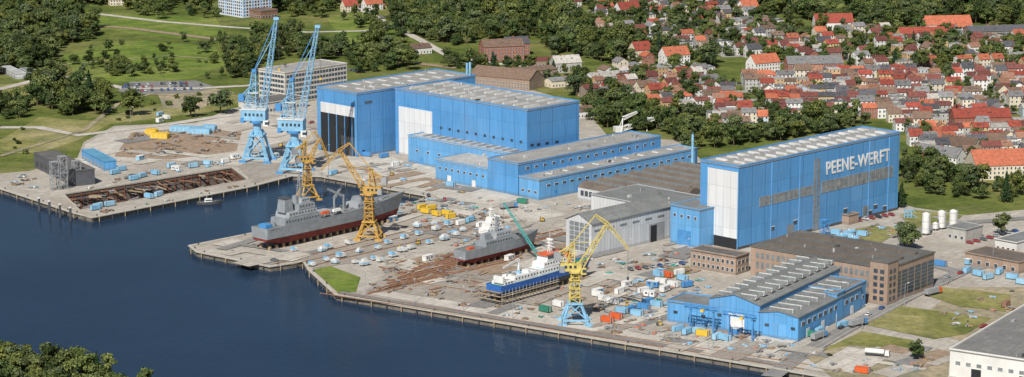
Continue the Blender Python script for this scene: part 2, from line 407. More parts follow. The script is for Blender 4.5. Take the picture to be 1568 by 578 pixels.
for area, n_ in (([(600, 320), (800, 330), (1060, 340), (1060, 410), (900, 500), (700, 470), (540, 440), (640, 390)], 60), ([(130, 225), (340, 182), (480, 195), (420, 252), (380, 248), (150, 258)], 22), ([(520, 250), (640, 255), (820, 315), (700, 320)], 18),
                 ([(300, 372), (390, 362), (470, 392), (410, 402)], 10), ([(1000, 470), (1240, 540), (1260, 560), (900, 505)], 24), ([(1250, 540), (1470, 530), (1450, 575), (1280, 575)], 12)):
    P = poly(area); xs = [p[0] for p in P]; ys = [p[1] for p in P]; c_ = 0
    while c_ < n_:
        x, y = R.uniform(min(xs), max(xs)), R.uniform(min(ys), max(ys))
        if not inside(x, y, P): continue
        c_ += 1; k_ += 1; a = radians(R.choice([AZB, AZB+90, AZA])); l, w = R.uniform(4, 22), R.uniform(2, 8)
        u = (sin(a), cos(a)); v = (-u[1], u[0])
        pb.face([(x+u[0]*i*l+v[0]*j*w, y+u[1]*i*l+v[1]*j*w, .335+k_*.0006) for i, j in ((-1, -1), (1, -1), (1, 1), (-1, 1))], R.choice(mp_))
pb.obj('paving_repairs')
rb = MB()
for i in range(26):
    y0 = 450-i*2.2+R.uniform(-2, 2); x0 = 575+i*4+R.uniform(-14, 14)
    a = G(x0, y0); az = radians(44+R.uniform(-1, 1)); L = R.uniform(35, 110)
    b0 = (a[0]+sin(az)*L, a[1]+cos(az)*L)
    rb.beam((a[0], a[1], .35), (b0[0], b0[1], .35), R.choice([.4, .5, .7, 1.1]), m_rustm)
for i in range(90):
    a = G(R.uniform(585, 745), R.uniform(398, 452)); az = radians(R.choice([44, 44, -46, 32, 60])+R.uniform(-5, 5)); L = R.uniform(2, 9)
    rb.beam((a[0], a[1], .6), (a[0]+sin(az)*L, a[1]+cos(az)*L, .6), R.uniform(.3, .7), R.choice([m_rustm, m_rustm, m_grey, m_tim]))
rb.obj('slipway_rails')
rb = MB()
for (xa, ya, xb, yb) in ((420, 405, 690, 338), (445, 407, 705, 342), (470, 410, 735, 348), (600, 420, 800, 445), (590, 428, 790, 455), (490, 450, 1230, 566), (500, 447, 1240, 560)):
    a = G(xa, ya); b0 = G(xb, yb); rb.beam((*a, .36), (*b0, .36), .35, m_rustm)
rb.obj('crane_rails')

# ---------------------------------------------------------------- occupancy
occ = set()
def mark(x, y, r):
    k = int(r/4)+1
    for i in range(-k, k+1):
        for j in range(-k, k+1):
            if (i*4)**2+(j*4)**2 <= (r+2)**2: occ.add((int(x//4)+i, int(y//4)+j))
def free(x, y): return (int(x//4), int(y//4)) not in occ

# ---------------------------------------------------------------- buildings
class Bld:
    def __init__(s, name, near, xl, xr, ytop, az=AZA, h=None, lu=None, lv=None):
        P = G(*near) if near[0] != 'w' else near[1:]
        s.P = P; a = radians(az); s.U = (sin(a), cos(a)); s.V = (-cos(a), sin(a))
        s.h = h if h else zat(P, ytop)
        s.lu = lu if lu else along(P, s.U, xr, s.h); s.lv = lv if lv else along(P, s.V, xl, s.h)
        s.e = empty(name, P, rot(az))
        for i in range(int(s.lu/6)+2):
            for j in range(int(s.lv/6)+2):
                u, v = min(i*6, s.lu), min(j*6, s.lv)
                mark(P[0]+s.U[0]*u+s.V[0]*v, P[1]+s.U[1]*u+s.V[1]*v, 4)
    def R(s, px, py):
        z = 0
        for _ in range(4):
            t = along(s.P, s.U, px, z); z = zat((0, s.P[1]+s.U[1]*t), py)
        return t, z
    def L(s, px, py):
        z = 0
        for _ in range(4):
            t = along(s.P, s.V, px, z); z = zat((0, s.P[1]+s.V[1]*t), py)
        return t, z
    def walls(s, mat, roof, par=.9, trim=None):
        b = MB(); b.box(0, s.lu, 0, s.lv, -.2, s.h-.6, mat); b.obj('walls', s.e)
        b = MB(); t = trim or mat
        b.box(-.25, s.lu+.25, -.25, s.lv+.25, s.h-.6, s.h-.1, roof)
        for x0, x1, y0, y1 in ((-.3, s.lu+.3, -.3, .3), (-.3, s.lu+.3, s.lv-.3, s.lv+.3), (-.3, .3, .3, s.lv-.3), (s.lu-.3, s.lu+.3, .3, s.lv-.3)):
            b.box(x0, x1, y0, y1, s.h-.1, s.h-.1+par, t)
        b.obj('roof', s.e); return s
    def lights(s, nx, ny, wx, wy, mat=m_sky, zz=.8, m=.07):
        b = MB()
        for i in range(nx):
            for j in range(ny):
                cx = s.lu*(m+(1-2*m)*(i+.5)/nx); cy = s.lv*(m+(1-2*m)*(j+.5)/ny)
                x0, x1, y0, y1 = cx-wx/2, cx+wx/2, cy-wy/2, cy+wy/2
                b.box(x0-.2, x1+.2, y0-.2, y1+.2, s.h-.15, s.h+.25, m_grey)
                b.box(x0, x1, y0, y1, s.h+.25, s.h+zz, mat, min(wx, .8)*.4, min(wy, .8)*.4)
        b.obj('roof_lights', s.e)
    def vents(s, n, size=1.6):
        b = MB()
        for i in range(n):
            x = R.uniform(3, s.lu-3); y = R.uniform(3, s.lv-3); w = R.uniform(.6, size)
            if R.random() < .5: b.cyl((x, y, s.h-.2), (x, y, s.h+R.uniform(.8, 2)), w*.4, R.choice([m_grey, m_sky]), 8)
            else: b.box(x-w, x+w, y-w*.6, y+w*.6, s.h-.2, s.h+R.uniform(.6, 1.8), R.choice([m_grey, m_dgrey, m_sky]))
        b.obj('roof_vents', s.e)
    def wr(s, b, x0, x1, z0, z1, mat, p=.1): b.box(x0, x1, -p, .3, z0, z1, mat)
    def wl(s, b, y0, y1, z0, z1, mat, p=.1): b.box(-p, .3, y0, y1, z0, z1, mat)
    def rows(s, side, z0s, w, hgt, gap, mat=m_glass, a=.03, c=.97, frame=True, p=.1):
        b = MB(); L = s.lu if side == 'R' else s.lv; f = s.wr if side == 'R' else s.wl
        for z in z0s:
            n = max(1, int(L*(c-a)/(w+gap)))
            for i in range(n):
                q = L*a+(L*(c-a))*(i+.5)/n
                if frame: f(b, q-w/2-.15, q+w/2+.15, z-.15, z+hgt+.15, m_frame, p)
                f(b, q-w/2, q+w/2, z, z+hgt, mat, p+.05)
        b.obj('windows', s.e)

# --- the tall lettered hall
hall = Bld('shipbuilding_hall', (1130, 383), 1073, 1378, 256).walls(m_blue, m_roof, .8)
b = MB(); y1 = hall.lv*.80
hall.wl(b, .6, y1, hall.h*.13, hall.h*.935, m_white, .35); b.obj('hangar_door', hall.e)
b = MB(); hall.wl(b, 1.0, y1-.5, 0, hall.h*.13-.3, m_dark, .2)
b.box(-.5, .1, .1, .6, 0, hall.h*.94, m_blue2); b.box(-.5, .1, y1, y1+.5, 0, hall.h*.94, m_blue2); b.box(-.5, .1, .1, y1+.5, hall.h*.94, hall.h*.955, m_blue2)
b.obj('door_frame', hall.e)
b = MB()
def bandR(bl, pts, mat, mull=4, p=.12):
    (x0, ya), (x1, yb) = pts[0], pts[1]
    t0, z1 = bl.R(x0, ya); t1, _ = bl.R(x1, ya); _, z0 = bl.R(x0, yb)
    bl.wr(b, t0, t1, z0, z1, mat, p)
    n = int((t1-t0)/mull)
    for i in range(n+1):
        t = t0+(t1-t0)*i/n; bl.wr(b, t-.12, t+.12, z0, z1, m_grey, p+.08)
    for z in (z0, (z0+z1)/2, z1): bl.wr(b, t0, t1, z-.12, z+.12, m_grey, p+.06)
bandR(hall, ((1163, 303), (1244, 317)), m_glassl)
bandR(hall, ((1258, 279), (1366, 296)), m_glassl)
t0, z1 = hall.R(1247, 244); t1, _ = hall.R(1256, 244); _, z0 = hall.R(1247, 352)
hall.wr(b, t0, t1, z0, z1, m_glassl, .16); hall.wr(b, (t0+t1)/2-.3, (t0+t1)/2+.3, z0, z1, m_blue, .22)
for i in range(14): hall.wr(b, t0, t1, z0+(z1-z0)*i/14-.15, z0+(z1-z0)*i/14+.15, m_grey, .19)
for x, y in ((1292, 322), (1299, 331), (1330, 325), (1338, 316), (1215, 340), (1180, 350), (1352, 318)):
    t, z = hall.R(x, y); hall.wr(b, t, t+3.2, z-1.6, z+.6, m_glass, .12); hall.wr(b, t-.2, t+3.4, z+.6, z+.9, m_frame, .14)
for x in (1205, 1320):
    t, z = hall.R(x, 360); hall.wr(b, t, t+6, 0, 7, m_glassl, .12)
hall.wr(b, 0, hall.lu, 0, 1.4, m_dgrey, .05)
b.obj('windows', hall.e)
b = MB()
for x in (.19, .36, .80, .93): hall.wr(b, hall.lu*x, hall.lu*x+.5, 0, hall.h-1, m_blue2, .35)
b.obj('downpipes', hall.e)
b = MB()
n = 15
for i in range(n):
    x = hall.lu*(.03+.94*(i+.5)/n)
    for y0, y1_ in ((.12, .40), (.58, .86)):
        b.box(x-1.0, x+1.0, hall.lv*y0, hall.lv*y1_, hall.h-.1, hall.h+1.0, m_sky, .4, .3)
    b.box(x+2.6, x+3.4, hall.lv*.45, hall.lv*.53, hall.h-.1, hall.h+1.6, m_grey)
b.obj('roof_lights', hall.e)
cu = bpy.data.curves.new('lettering', 'FONT'); cu.body = 'PEENE-WERFT'; cu.extrude = .12; cu.offset = .02; cu.size = 1; cu.space_character = 1.08
to = bpy.data.objects.new('lettering', cu); COL.objects.link(to); bpy.context.view_layer.update()
w, hh = to.dimensions.x, to.dimensions.y
ta, za = hall.R(1264, 268); tb, zb = hall.R(1361, 250); _, zc = hall.R(1264, 248)
to.data.materials.append(m_frame)
to.parent = hall.e; to.location = (ta, -.2, za); to.rotation_euler = (pi/2, 0, 0); to.scale = ((tb-ta)/w, (zc-za)/hh, 1)
# --- blue link block + white workshop
lk = Bld('link_building', (1071, 381), 1027, 1090, 322, lu=22).walls(m_blue2, m_roofg, .4)
lk.rows('L', [lk.h*.72], 1.6, 1.6, 3.0, m_glass)
b = MB(); lk.wl(b, lk.lv*.3, lk.lv*.75, 0, lk.h*.4, m_cblued, .15); b.obj('gate', lk.e)
ws = Bld('white_workshop', (906, 393), 867, 1027, 335)
b = MB(); u, v, h = ws.lu, ws.lv, ws.h
b.box(0, u, 0, v, -.2, h-3, m_wbld)
b.face([(0, 0, h-3), (0, v, h-3), (0, v/2, h+1.2)], m_wbld); b.face([(u, v, h-3), (u, 0, h-3), (u, v/2, h+1.2)], m_wbld); b.obj('walls', ws.e)
b = MB()
for s_ in (0, 1):
    y0, y1 = (-.8, v/2) if s_ == 0 else (v+.8, v/2)
    z0 = h-3.2
    b.hexa([(-.6, y0, z0), (u+.6, y0, z0), (u+.6, y1, h+1.3), (-.6, y1, h+1.3), (-.6, y0, z0+.4), (u+.6, y0, z0+.4), (u+.6, y1, h+1.7), (-.6, y1, h+1.7)], m_roofg)
b.obj('roof', ws.e)
b = MB()
for i in range(4):
    for j in range(6): ws.wl(b, 2+i*(v-4)/4, 2+(i+.86)*(v-4)/4, 2+j*(h-5)/6, 2+(j+.85)*(h-5)/6, m_glassl, .1)
for i in range(6): ws.wr(b, u*(.03+.16*i), u*(.03+.16*i)+5.5, h*.62, h*.68, m_glassl)
ws.wr(b, u*.72, u*.92, 0, h*.5, m_grey, .15); ws.wr(b, u*.74, u*.82, 0, h*.45, m_dark, .2)
b.obj('windows', ws.e)
w2 = Bld('grey_workshop', (1032, 352), 905, 1075, 322, lu=40)
w2.walls(m_wbld, m_roofg, .3); w2.vents(6)
# --- wave roofed workshop
wv = Bld('vaulted_workshop', (1004, 330), 885, 1120, 306, lu=95)
b = MB(); b.box(0, wv.lu, 0, wv.lv, -.2, wv.h-1.5, m_wbld); b.obj('walls', wv.e)
b = MB(); nb = 7; wb = wv.lu/nb
for i in range(nb):
    pr = [(i*wb+wb*k/10, wv.h-1.5+sin(pi*k/10)*3.4) for k in range(11)]
    b.extr([(x, z) for x, z in pr], -.5, wv.lv+.5, m_roofbr)
    b.box(i*wb+wb*.4, i*wb+wb*.6, 3, wv.lv-3, wv.h+1.7, wv.h+2.5, m_roofg)
b.obj('roof', wv.e); wv.rows('L', [wv.h*.35], 2.6, wv.h*.35, .7, m_glass); wv.rows('R', [wv.h*.35], 2.6, wv.h*.35, .7, m_glass)
# --- great assembly halls on the left
hA = Bld('dock_hall', (548, 241), 485, 728, 144).walls(m_blue, m_roof, .7)
b = MB(); hA.wl(b, 2.2, hA.lv*.90, 0, hA.h*.62, m_dark, .15); hA.wl(b, 2.2, hA.lv*.90, hA.h*.62, hA.h*.78, m_white, .4); b.obj('hangar_door', hA.e)
b = MB()
for yy in (.12, .3, .5, .7): hA.wl(b, hA.lv*yy, hA.lv*yy+.7, 0, hA.h*.62, m_cblued, .35)
hA.wl(b, 2.2, hA.lv*.4, 0, hA.h*.3, m_dgrey, .25)
hA.wl(b, 1.4, 2.2, 0, hA.h*.8, m_blue2, .5); hA.wl(b, hA.lv*.9, hA.lv*.9+.8, 0, hA.h*.8, m_blue2, .5); b.obj('door_frame', hA.e)
b = MB(); hA.wr(b, hA.lu*.06, hA.lu*.12, hA.h*.82, hA.h*.86, m_glass); hA.wr(b, 4, 6, 0, 4, m_dark); b.obj('windows', hA.e)
hA.lights(8, 2, 2, 8); hA.vents(14)
b = MB(); b.cyl((hA.lu*.98, 3, 0), (hA.lu*.98, 3, hA.h+9), .8, m_cblue, 8); b.cyl((hA.lu*.99, 7, 0), (hA.lu*.99, 7, hA.h+8), .8, m_cblue, 8); b.obj('flues', hA.e)
hB = Bld('assembly_hall', (808, 274), 605, 887, 169).walls(m_blue, m_roof, .7)
b = MB(); y0, _ = hB.L(662, 200); y1, _ = hB.L(610, 200); hB.wl(b, y0, y1-.8, .2, hB.h*.74, m_white, .4); b.obj('hangar_door', hB.e)
b = MB()
for x, y in ((812, 225), (822, 224), (835, 222), (850, 220)):
    t, z = hB.R(x, y); hB.wr(b, t, t+3, z, z+1.6, m_glass)
for i in range(10):
    y = hB.lv*(.04+.066*i); hB.wl(b, y, y+2, hB.h*.5, hB.h*.54, m_glass)
b.obj('windows', hB.e)
b = MB(); n = 12
for i in range(n):
    y = hB.lv*(.03+.94*(i+.5)/n)
    for x0, x1 in ((.12, .40), (.58, .88)): b.box(hB.lu*x0, hB.lu*x1, y-.75, y+.75, hB.h-.1, hB.h+1.0, m_sky, .3, .3)
b.obj('roof_lights', hB.e); hB.vents(10)
a1 = Bld('assembly_hall_annex', (794, 281), 625, 815, 238, lu=16).walls(m_blue2, m_roofw, .5)
a1.lights(1, 12, 9, 1.6, m_glassl)
a1.rows('L', [a1.h*.45], 2.2, 1.2, 8, m_glass); a1.rows('L', [.2], 3.5, 4, 12, m_cblued, frame=False)
base = G(826, 307); aV = radians(AZA); Vv = (-cos(aV), sin(aV))
def onV(px): 
    t = along(base, Vv, px, 0); return ('w', base[0]+Vv[0]*t, base[1]+Vv[1]*t), t
c2 = Bld('low_workshop', (826, 307), 795, 1068, 276, AZA).walls(m_blue2, m_roof, .5)
c2.lights(9, 1, 1.4, 5); c2.vents(12); c2.rows('R', [c2.h*.6], 3.0, 1.2, 3.5, m_glass); c2.rows('R', [.2], 3.2, 4, 14, m_cblued, frame=False)
c2.rows('L', [c2.h*.3], 2, 1.4, 2.5, m_glass)
p, t = onV(794)
b2 = Bld('pipe_workshop', p, 747, 1012, 0, AZA, h=19.5).walls(m_blue, m_roof, .6)
b2.rows('R', [b2.h*.78], 2.4, 1.4, 5, m_glass, p=.1); b2.vents(16)
p, t = onV(747)
a2 = Bld('store_building', p, 667, 0, 0, AZA, h=13.2, lu=42).walls(m_blue2, m_roofw, .5)
a2.rows('L', [a2.h*.55], 1.8, 1.3, 3, m_glass); a2.rows('L', [.2], 3.2, 4, 12, m_frame, frame=False); a2.vents(8)
b = MB(); P = G(1060, 262); b.cyl((0, 0, 0), (0, 0, 24), .9, m_cblue, 10, .75); b.cyl((0, 0, 0), (0, 0, 1.5), 1.6, m_conc_l, 10); b.cyl((0, 0, 23.6), (0, 0, 24.4), 1.0, m_dgrey, 10); b.obj('chimney', None, (*P, 0))
# --- office block
of = Bld('office_block', (437, 161), 396, 531, 112, 42)
of.walls(M('office_wall', (.58, .55, .50), .8), m_roof, .6)
b = MB(); nf = 6
for k in range(nf):
    z = 1.4+k*(of.h-2)/nf
    of.wr(b, .8, of.lu-.8, z, z+2.1, m_glass, .06); of.wl(b, .8, of.lv-.8, z, z+2.1, m_glass, .06)
    for i in range(int(of.lu/3)): of.wr(b, 1.5+i*3, 1.75+i*3, z, z+2.1, m_frame, .12)
    for i in range(int(of.lv/3)): of.wl(b, 1.5+i*3, 1.75+i*3, z, z+2.1, m_frame, .12)
b.obj('windows', of.e); of.vents(8)
ol = Bld('canteen_building', (400, 176), 358, 470, 160, 42, lv=24).walls(_mc['office_wall'], m_roofd, .4); ol.rows('L', [1.5], 2, 1.5, 1.2); ol.rows('R', [1.5], 2, 1.5, 1.2)
tb_ = Bld('apartment_tower', (372, 28), 333, 415, -40, 48, h=42)
tb_.walls(M('panel_white', (.62, .66, .72)), m_roofd)
b = MB()
for k in range(14):
    for i in range(int(tb_.lu/3.2)):
        tb_.wr(b, 1+i*3.2, 2.8+i*3.2, 1.5+k*2.9, 3.2+k*2.9, m_glass if i % 3 else m_cblued, .1)
    for i in range(int(tb_.lv/3.2)): tb_.wl(b, 1+i*3.2, 2.8+i*3.2, 1.5+k*2.9, 3.2+k*2.9, m_glass if i % 4 else m_cblued, .1)
b.obj('windows', tb_.e)
tp = Bld('apartment_podium', (400, 30), 382, 425, 18, 48).walls(M('podium_brown', (.25, .14, .1)), m_roofd)
tp.rows('L', [1.5], 2, 1.5, 1.2); tp.rows('R', [1.5], 2, 1.5, 1.2)
# --- brick workshops
br = Bld('brick_office', (1127, 422), 1058, 1147, 394, AZC).walls(m_brick, m_roofd, .5)
br.rows('L', [1.4, 5.4], 1.5, 1.9, 1.3); br.rows('R', [1.4, 5.4], 1.5, 1.9, 1.3)
bw = Bld('brick_workshop', (1357, 468), 1150, 1431, 411, AZC)
b = MB(); b.box(0, bw.lu, 0, bw.lv, -.2, bw.h-.6, m_brick); b.obj('walls', bw.e)
b = MB(); b.box(-.4, bw.lu+.4, -.4, bw.lv+.4, bw.h-.6, bw.h, m_roofd)
for i in range(3): b.box(bw.lu*(.12+.3*i), bw.lu*(.2+.3*i), 4, bw.lv-6, bw.h, bw.h+1.1, m_roofbr)
b.obj('roof', bw.e)
b = MB()
bw.wl(b, 9, bw.lv*.99, bw.h*.1, bw.h*.1+.1, m_dark, .08)
for i in range(22):
    y = 10+i*(bw.lv-12)/22
    for z0, z1 in ((.12, .3), (.4, .58), (.68, .84)): bw.wl(b, y, y+1.9, bw.h*z0, bw.h*z1, m_glassl, .1)
for i in range(7):
    x = bw.lu*.02+i*bw.lu*.14; bw.wr(b, x+.4, x+bw.lu*.14-.6, bw.h*.12, bw.h*.8, m_glass, .1)
    for k in range(6): bw.wr(b, x+.4, x+bw.lu*.14-.6, bw.h*(.2+.1*k), bw.h*(.2+.1*k)+.15, m_grey, .16)
b.obj('windows', bw.e)
b = MB(); b.box(-.9, 9, -.9, 9, 0, bw.h+2.5, m_brick); b.box(-1.2, 9.3, -1.2, 9.3, bw.h+2.5, bw.h+3, m_roofd)
for k in range(5):
    for i in range(2): b.box(-1.0, -.8, 1.2+i*3.6, 3.4+i*3.6, 2+k*3.4, 4+k*3.4, m_glass); b.box(.8+i*3.6, 3+i*3.6, -1.0, -.8, 2+k*3.4, 4+k*3.4, m_glass)
b.obj('stair_tower', bw.e); bw.vents(10)
b = MB(); P = G(1152, 428); b.cyl((0, 0, 0), (0, 0, 17), .8, m_cblue, 8, .6); b.box(-1.5, 1.5, -1.5, 1.5, 0, 1.2, m_conc_l); b.obj('flue_stack', None, (*P, 0))
# --- blue saw-tooth workshop on the quay
sw_anchor = G(1222, 524); aB = radians(AZB); VB = (-cos(aB), sin(aB))
def swB(px): t = along(sw_anchor, VB, px, 0); return ('w', sw_anchor[0]+VB[0]*t, sw_anchor[1]+VB[1]*t)
def gable(bl, wall, roof, rise):
    b = MB(); u, v, h = bl.lu, bl.lv, bl.h
    b.box(0, u, 0, v, -.2, h, wall); b.face([(0, 0, h), (0, v, h), (0, v/2, h+rise)], wall); b.face([(u, v, h), (u, 0, h), (u, v/2, h+rise)], wall); b.obj('walls', bl.e)
    b = MB()
    for y0 in (-.5, v+.5):
        b.hexa([(-.5, y0, h-.1), (u+.5, y0, h-.1), (u+.5, v/2, h+rise+.1), (-.5, v/2, h+rise+.1), (-.5, y0, h+.3), (u+.5, y0, h+.3), (u+.5, v/2, h+rise+.5), (-.5, v/2, h+rise+.5)], roof)
    b.obj('roof', bl.e)
def teeth(bl, n, z, w=2.6, y0=.2, y1=.8):
    b = MB()
    for i in range(n):
        x = bl.lu*(i+.5)/n; d = bl.lu/n*.3
        b.extr([(x-d, z), (x+d, z), (x-d*.6, z+2.0)], bl.lv*y0, bl.lv*y1, m_roofw)
        b.box(x-d-.05, x-d*.7, bl.lv*y0+.3, bl.lv*y1-.3, z+.2, z+1.6, m_glassl)
    b.obj('sawtooth_lights', bl.e)
s1 = Bld('quay_workshop_wing', (1222, 524), 1163, 1325, 0, AZB, h=11.5, lu=70); gable(s1, m_bluef, m_roofg, 1.5); teeth(s1, 8, 12.3)
s2 = Bld('quay_workshop_hall', swB(1163), 1086, 1215, 0, AZB, h=14.5, lu=92); gable(s2, m_bluef, m_roofg, 3.4); teeth(s2, 11, 16.5, y0=.12, y1=.42); teeth(s2, 11, 16.5, y0=.6, y1=.86)
s3 = Bld('quay_workshop_wing', swB(1085), 1022, 1120, 0, AZB, h=10.5, lu=18).walls(m_bluef, m_roofg, .5)
for bl in (s1, s2, s3):
    b = MB(); bl.wl(b, bl.lv*.3, bl.lv*.62, 0, bl.h*.62, m_frame if bl is s2 else m_blue2, .15)
    for f_ in (.08, .75): bl.wl(b, bl.lv*f_, bl.lv*f_+2.2, bl.h*.45, bl.h*.45+1.4, m_glass)
    b.obj('doors', bl.e)
s1.rows('R', [6.5], 3.2, 2, 2.5, m_glass); s1.rows('R', [.3], 3, 4, 13, m_frame, frame=False)
s4 = Bld('boiler_house', (1281, 494), 1262, 1290, 450, AZB, lu=8).walls(m_bluef, m_roofg, .3)
s5 = Bld('paint_shop', (1292, 487), 1262, 1326, 446, AZB, lv=24); s5.walls(m_bluef, m_roofg, .3); s5.rows('R', [5], 2, 1.5, 2)
def gantry(px, py, az, w=9, h=11, L=16):
    b = MB()
    for y in (0, w):
        b.beam((0, y, 0), (0, y, h), .7, m_cblued); b.beam((3.5, y, 0), (0, y, h*.7), .5, m_cblued)
    b.lattice((0, -2, h+.8), (0, w+3, h+.8), 1.6, 1.6, 6, .3, m_cblued)
    b.box(-1, 1, w*.4, w*.4+1.6, h-1, h+.2, m_yellowp); b.beam((0, w*.45, h-1), (0, w*.45, h*.55), .15, m_dgrey)
    b.obj('gantry_crane', None, (*G(px, py), 0), rot(az))
gantry(1092, 512, AZB, 12, 11); gantry(1152, 524, AZB, 12, 11)
# --- right-hand sheds
m_rw = M('render_white', (.68, .67, .64), .8, .12, .1)
wb_ = Bld('white_warehouse', (1610, 600), 1455, 1800, 0, AZB, h=12, lu=95)
wb_.walls(m_rw, m_roofm, .6)
wb_.rows('L', [5.5], 2.2, 1.6, 2.2, m_glassl); wb_.rows('L', [.2], 4.5, 4.5, 12, m_dark, frame=True); wb_.vents(14)
wc = Bld('site_office', (1556, 398), 1524, 1640, 372, AZA, lu=30).walls(m_rw, m_roofg, .3); wc.rows('L', [1.2, 4.2], 1.4, 1.3, 1.6)
wd = Bld('low_store', (1560, 420), 1478, 1640, 402, AZA, lu=20).walls(m_brick, m_roofbr, .3); wd.rows('L', [1], 2, 2, 3)
we = Bld('pump_house', (1478, 372), 1450, 1505, 352, AZA).walls(M('render_grey', (.42, .41, .38)), m_roofg, .3); we.rows('L', [1.5], 1.6, 1.6, 2)
wf = Bld('garage', (1300, 345), 1250, 1330, 330, AZA, lu=9).walls(m_brick, m_roofd, .3)
def silo(px, py, h, r=2.1):
    b = MB(); b.cyl((0, 0, 1.5), (0, 0, h-.8), r, m_frame, 16); b.cyl((0, 0, h-.8), (0, 0, h), r, m_frame, 16, r*.4)
    for a in range(4): b.beam((r*.7*cos(a*pi/2), r*.7*sin(a*pi/2), 0), (r*.7*cos(a*pi/2), r*.7*sin(a*pi/2), 2), .35, m_grey)
    b.beam((r+.3, 0, 1), (r+.3, 0, h), .35, m_grey)
    for z in (4, 8): b.cyl((0, 0, z), (0, 0, z+.15), r+.06, m_grey, 16)
    b.box(-2.6, 2.6, -2.6, 2.6, 0, .25, m_conc_l)
    b.obj('storage_silo', None, (*G(px, py), 0))
silo(1417, 361, 13); silo(1441, 352, 11); silo(1459, 348, 10); silo(1432, 354, 5, 1.6)
dk = Bld('steel_blast_shed', (112, 286), 52, 130, 262, 60, lu=14).walls(M('dark_cladding', (.10, .105, .12)), m_roofd, .2)
dk.rows('L', [2], 4, 3, 3, m_dgrey, frame=False)
for px, py, hh in ((84, 291, 17), (97, 290, 20), (118, 284, 15)):
    b = MB(); b.lattice((0, 0, 0), (0, 0, hh), 4.2, 4.2, 6, .35, m_grey); b.box(-2.3, 2.3, -2.3, 2.3, hh, hh+.3, m_grey); b.box(-2.3, 2.3, -2.3, 2.3, hh*.5, hh*.5+.2, m_grey)
    b.obj('scaffold_tower', None, (*G(px, py), 0), rot(60))
for i in range(4):
    b = MB(); b.cyl((0, 0, -6), (0, 0, 5), .7, m_dgrey, 8); b.cyl((0, 0, 5), (0, 0, 5.6), .9, m_frame, 8); b.obj('mooring_dolphin', None, (*G(60+i*16, 317+i*5), 0))
for near, xl, xr, yt, wm, rm in (((160, 262), 125, 178, 247, m_bluef, roofing('blue_roof', (.14, .38, .56))), ((60, 128), 30, 75, 118, m_wbld, m_roofg), ((25, 122), 0, 40, 113, m_wbld, m_roofw)):
    x = Bld('storage_shed', near, xl, xr, yt, 62); x.walls(wm, rm, .2); x.rows('L', [.5], 3, 2.6, 3, m_grey, frame=False)

# ---------------------------------------------------------------- cranes
def blue_crane(px, py, az, lean=13):
    e = empty('harbour_crane', G(px, py), rot(az)); c, d = m_cblue, m_cblued
    b = MB()
    for x in (-8, 8):
        for y in (-7, 7):
            b.beam((x, y, 1.2), (x*.42, y*.5, 17), 1.7, c, 1.4); b.box(x-2.4, x+2.4, y-.9, y+.9, 0, 1.4, d)
            b.beam((x*.42, y*.5, 17), (x*.3, y*.35, 20), 1.4, c)
    for y in (-7, 7): b.beam((-8, y*.97, 3.2), (8, y*.97, 3.2), 1.1, c)
    for x in (-8, 8): b.beam((x*.72, -5.4, 9), (x*.72, 5.4, 9), 1.0, c); b.beam((x*.9, -6, 3.5), (x*.72, 5.2, 9), .5, c)
    for y in (-1, 1): b.beam((-7.7, 6.7*y, 3.2), (3.6, 3.6*y, 16), .5, c); b.beam((7.7, 6.7*y, 3.2), (-3.6, 3.6*y, 16), .5, c)
    b.box(-4.8, 4.8, -4.8, 4.8, 16.6, 17.6, c); b.cyl((0, 0, 17.6), (0, 0, 26), 2.6, c, 12); b.obj('portal', e)
    b = MB(); b.cyl((0, 0, 25), (0, 0, 26.6), 4.8, d, 16); b.box(-9.5, 6.5, -4, 4, 26.6, 33.5, c); b.box(-9.8, 6.8, -4.3, 4.3, 33.5, 34, m_frame)
    b.box(-9.8, -7.5, -4.2, 4.2, 25.2, 28.5, d)
    for i in range(5): b.box(-7+i*2.6, -5.6+i*2.6, -4.06, 4.06, 29.6, 31.4, m_glass)
    b.box(5.2, 8.6, -4.9, -2.1, 23.5, 27, m_frame); b.box(6.4, 8.7, -5.0, -2.0, 24.6, 26.3, m_glass)
    for y in (-4.2, 4.2):
        b.beam((-10, y, 34.9), (7, y, 34.9), .18, m_frame)
        for i in range(8): b.beam((-10+i*2.4, y, 34), (-10+i*2.4, y, 34.9), .15, m_frame)
    b.obj('machine_house', e)
    b = MB(); b.lattice((-3, 0, 34), (-1.2, 0, 58), 6.5, 2.2, 9, .42, c)
    b.box(-2.4, .4, -1.6, 1.6, 57.5, 59.2, d); b.box(-5, 1.5, -2.6, 2.6, 44, 44.4, m_frame)
    b.obj('a_frame', e)
    b = MB(); b.lattice((3.8, 0, 31), (lean, 0, 92), 4.2, 1.6, 18, .32, c)
    for y in (-.6, .6): b.beam((-1, y, 58), (lean*.82, y, 80), .22, c); b.beam((-1, y, 59), (lean*.95, y, 91), .2, d)
    b.beam((-1.2, 0, 58), (-9, 0, 34), .5, c)
    b.lattice((-1, 0, 50), (-9, 0, 42), 1.6, 1.6, 4, .3, c); b.box(-11.5, -8, -2, 2, 38.5, 43, d)
    b.box(lean-1.6, lean+1.8, -1.2, 1.2, 91, 92.6, c)
    b.beam((lean+1.2, 0, 91), (lean+1.2, 0, 60), .15, m_dgrey); b.box(lean+.7, lean+1.7, -.4, .4, 58.5, 60, m_yellowp)
    b.obj('jib', e); mark(*G(px, py), 10)
blue_crane(395, 247, 100, 14); blue_crane(452, 264, 100, 16)
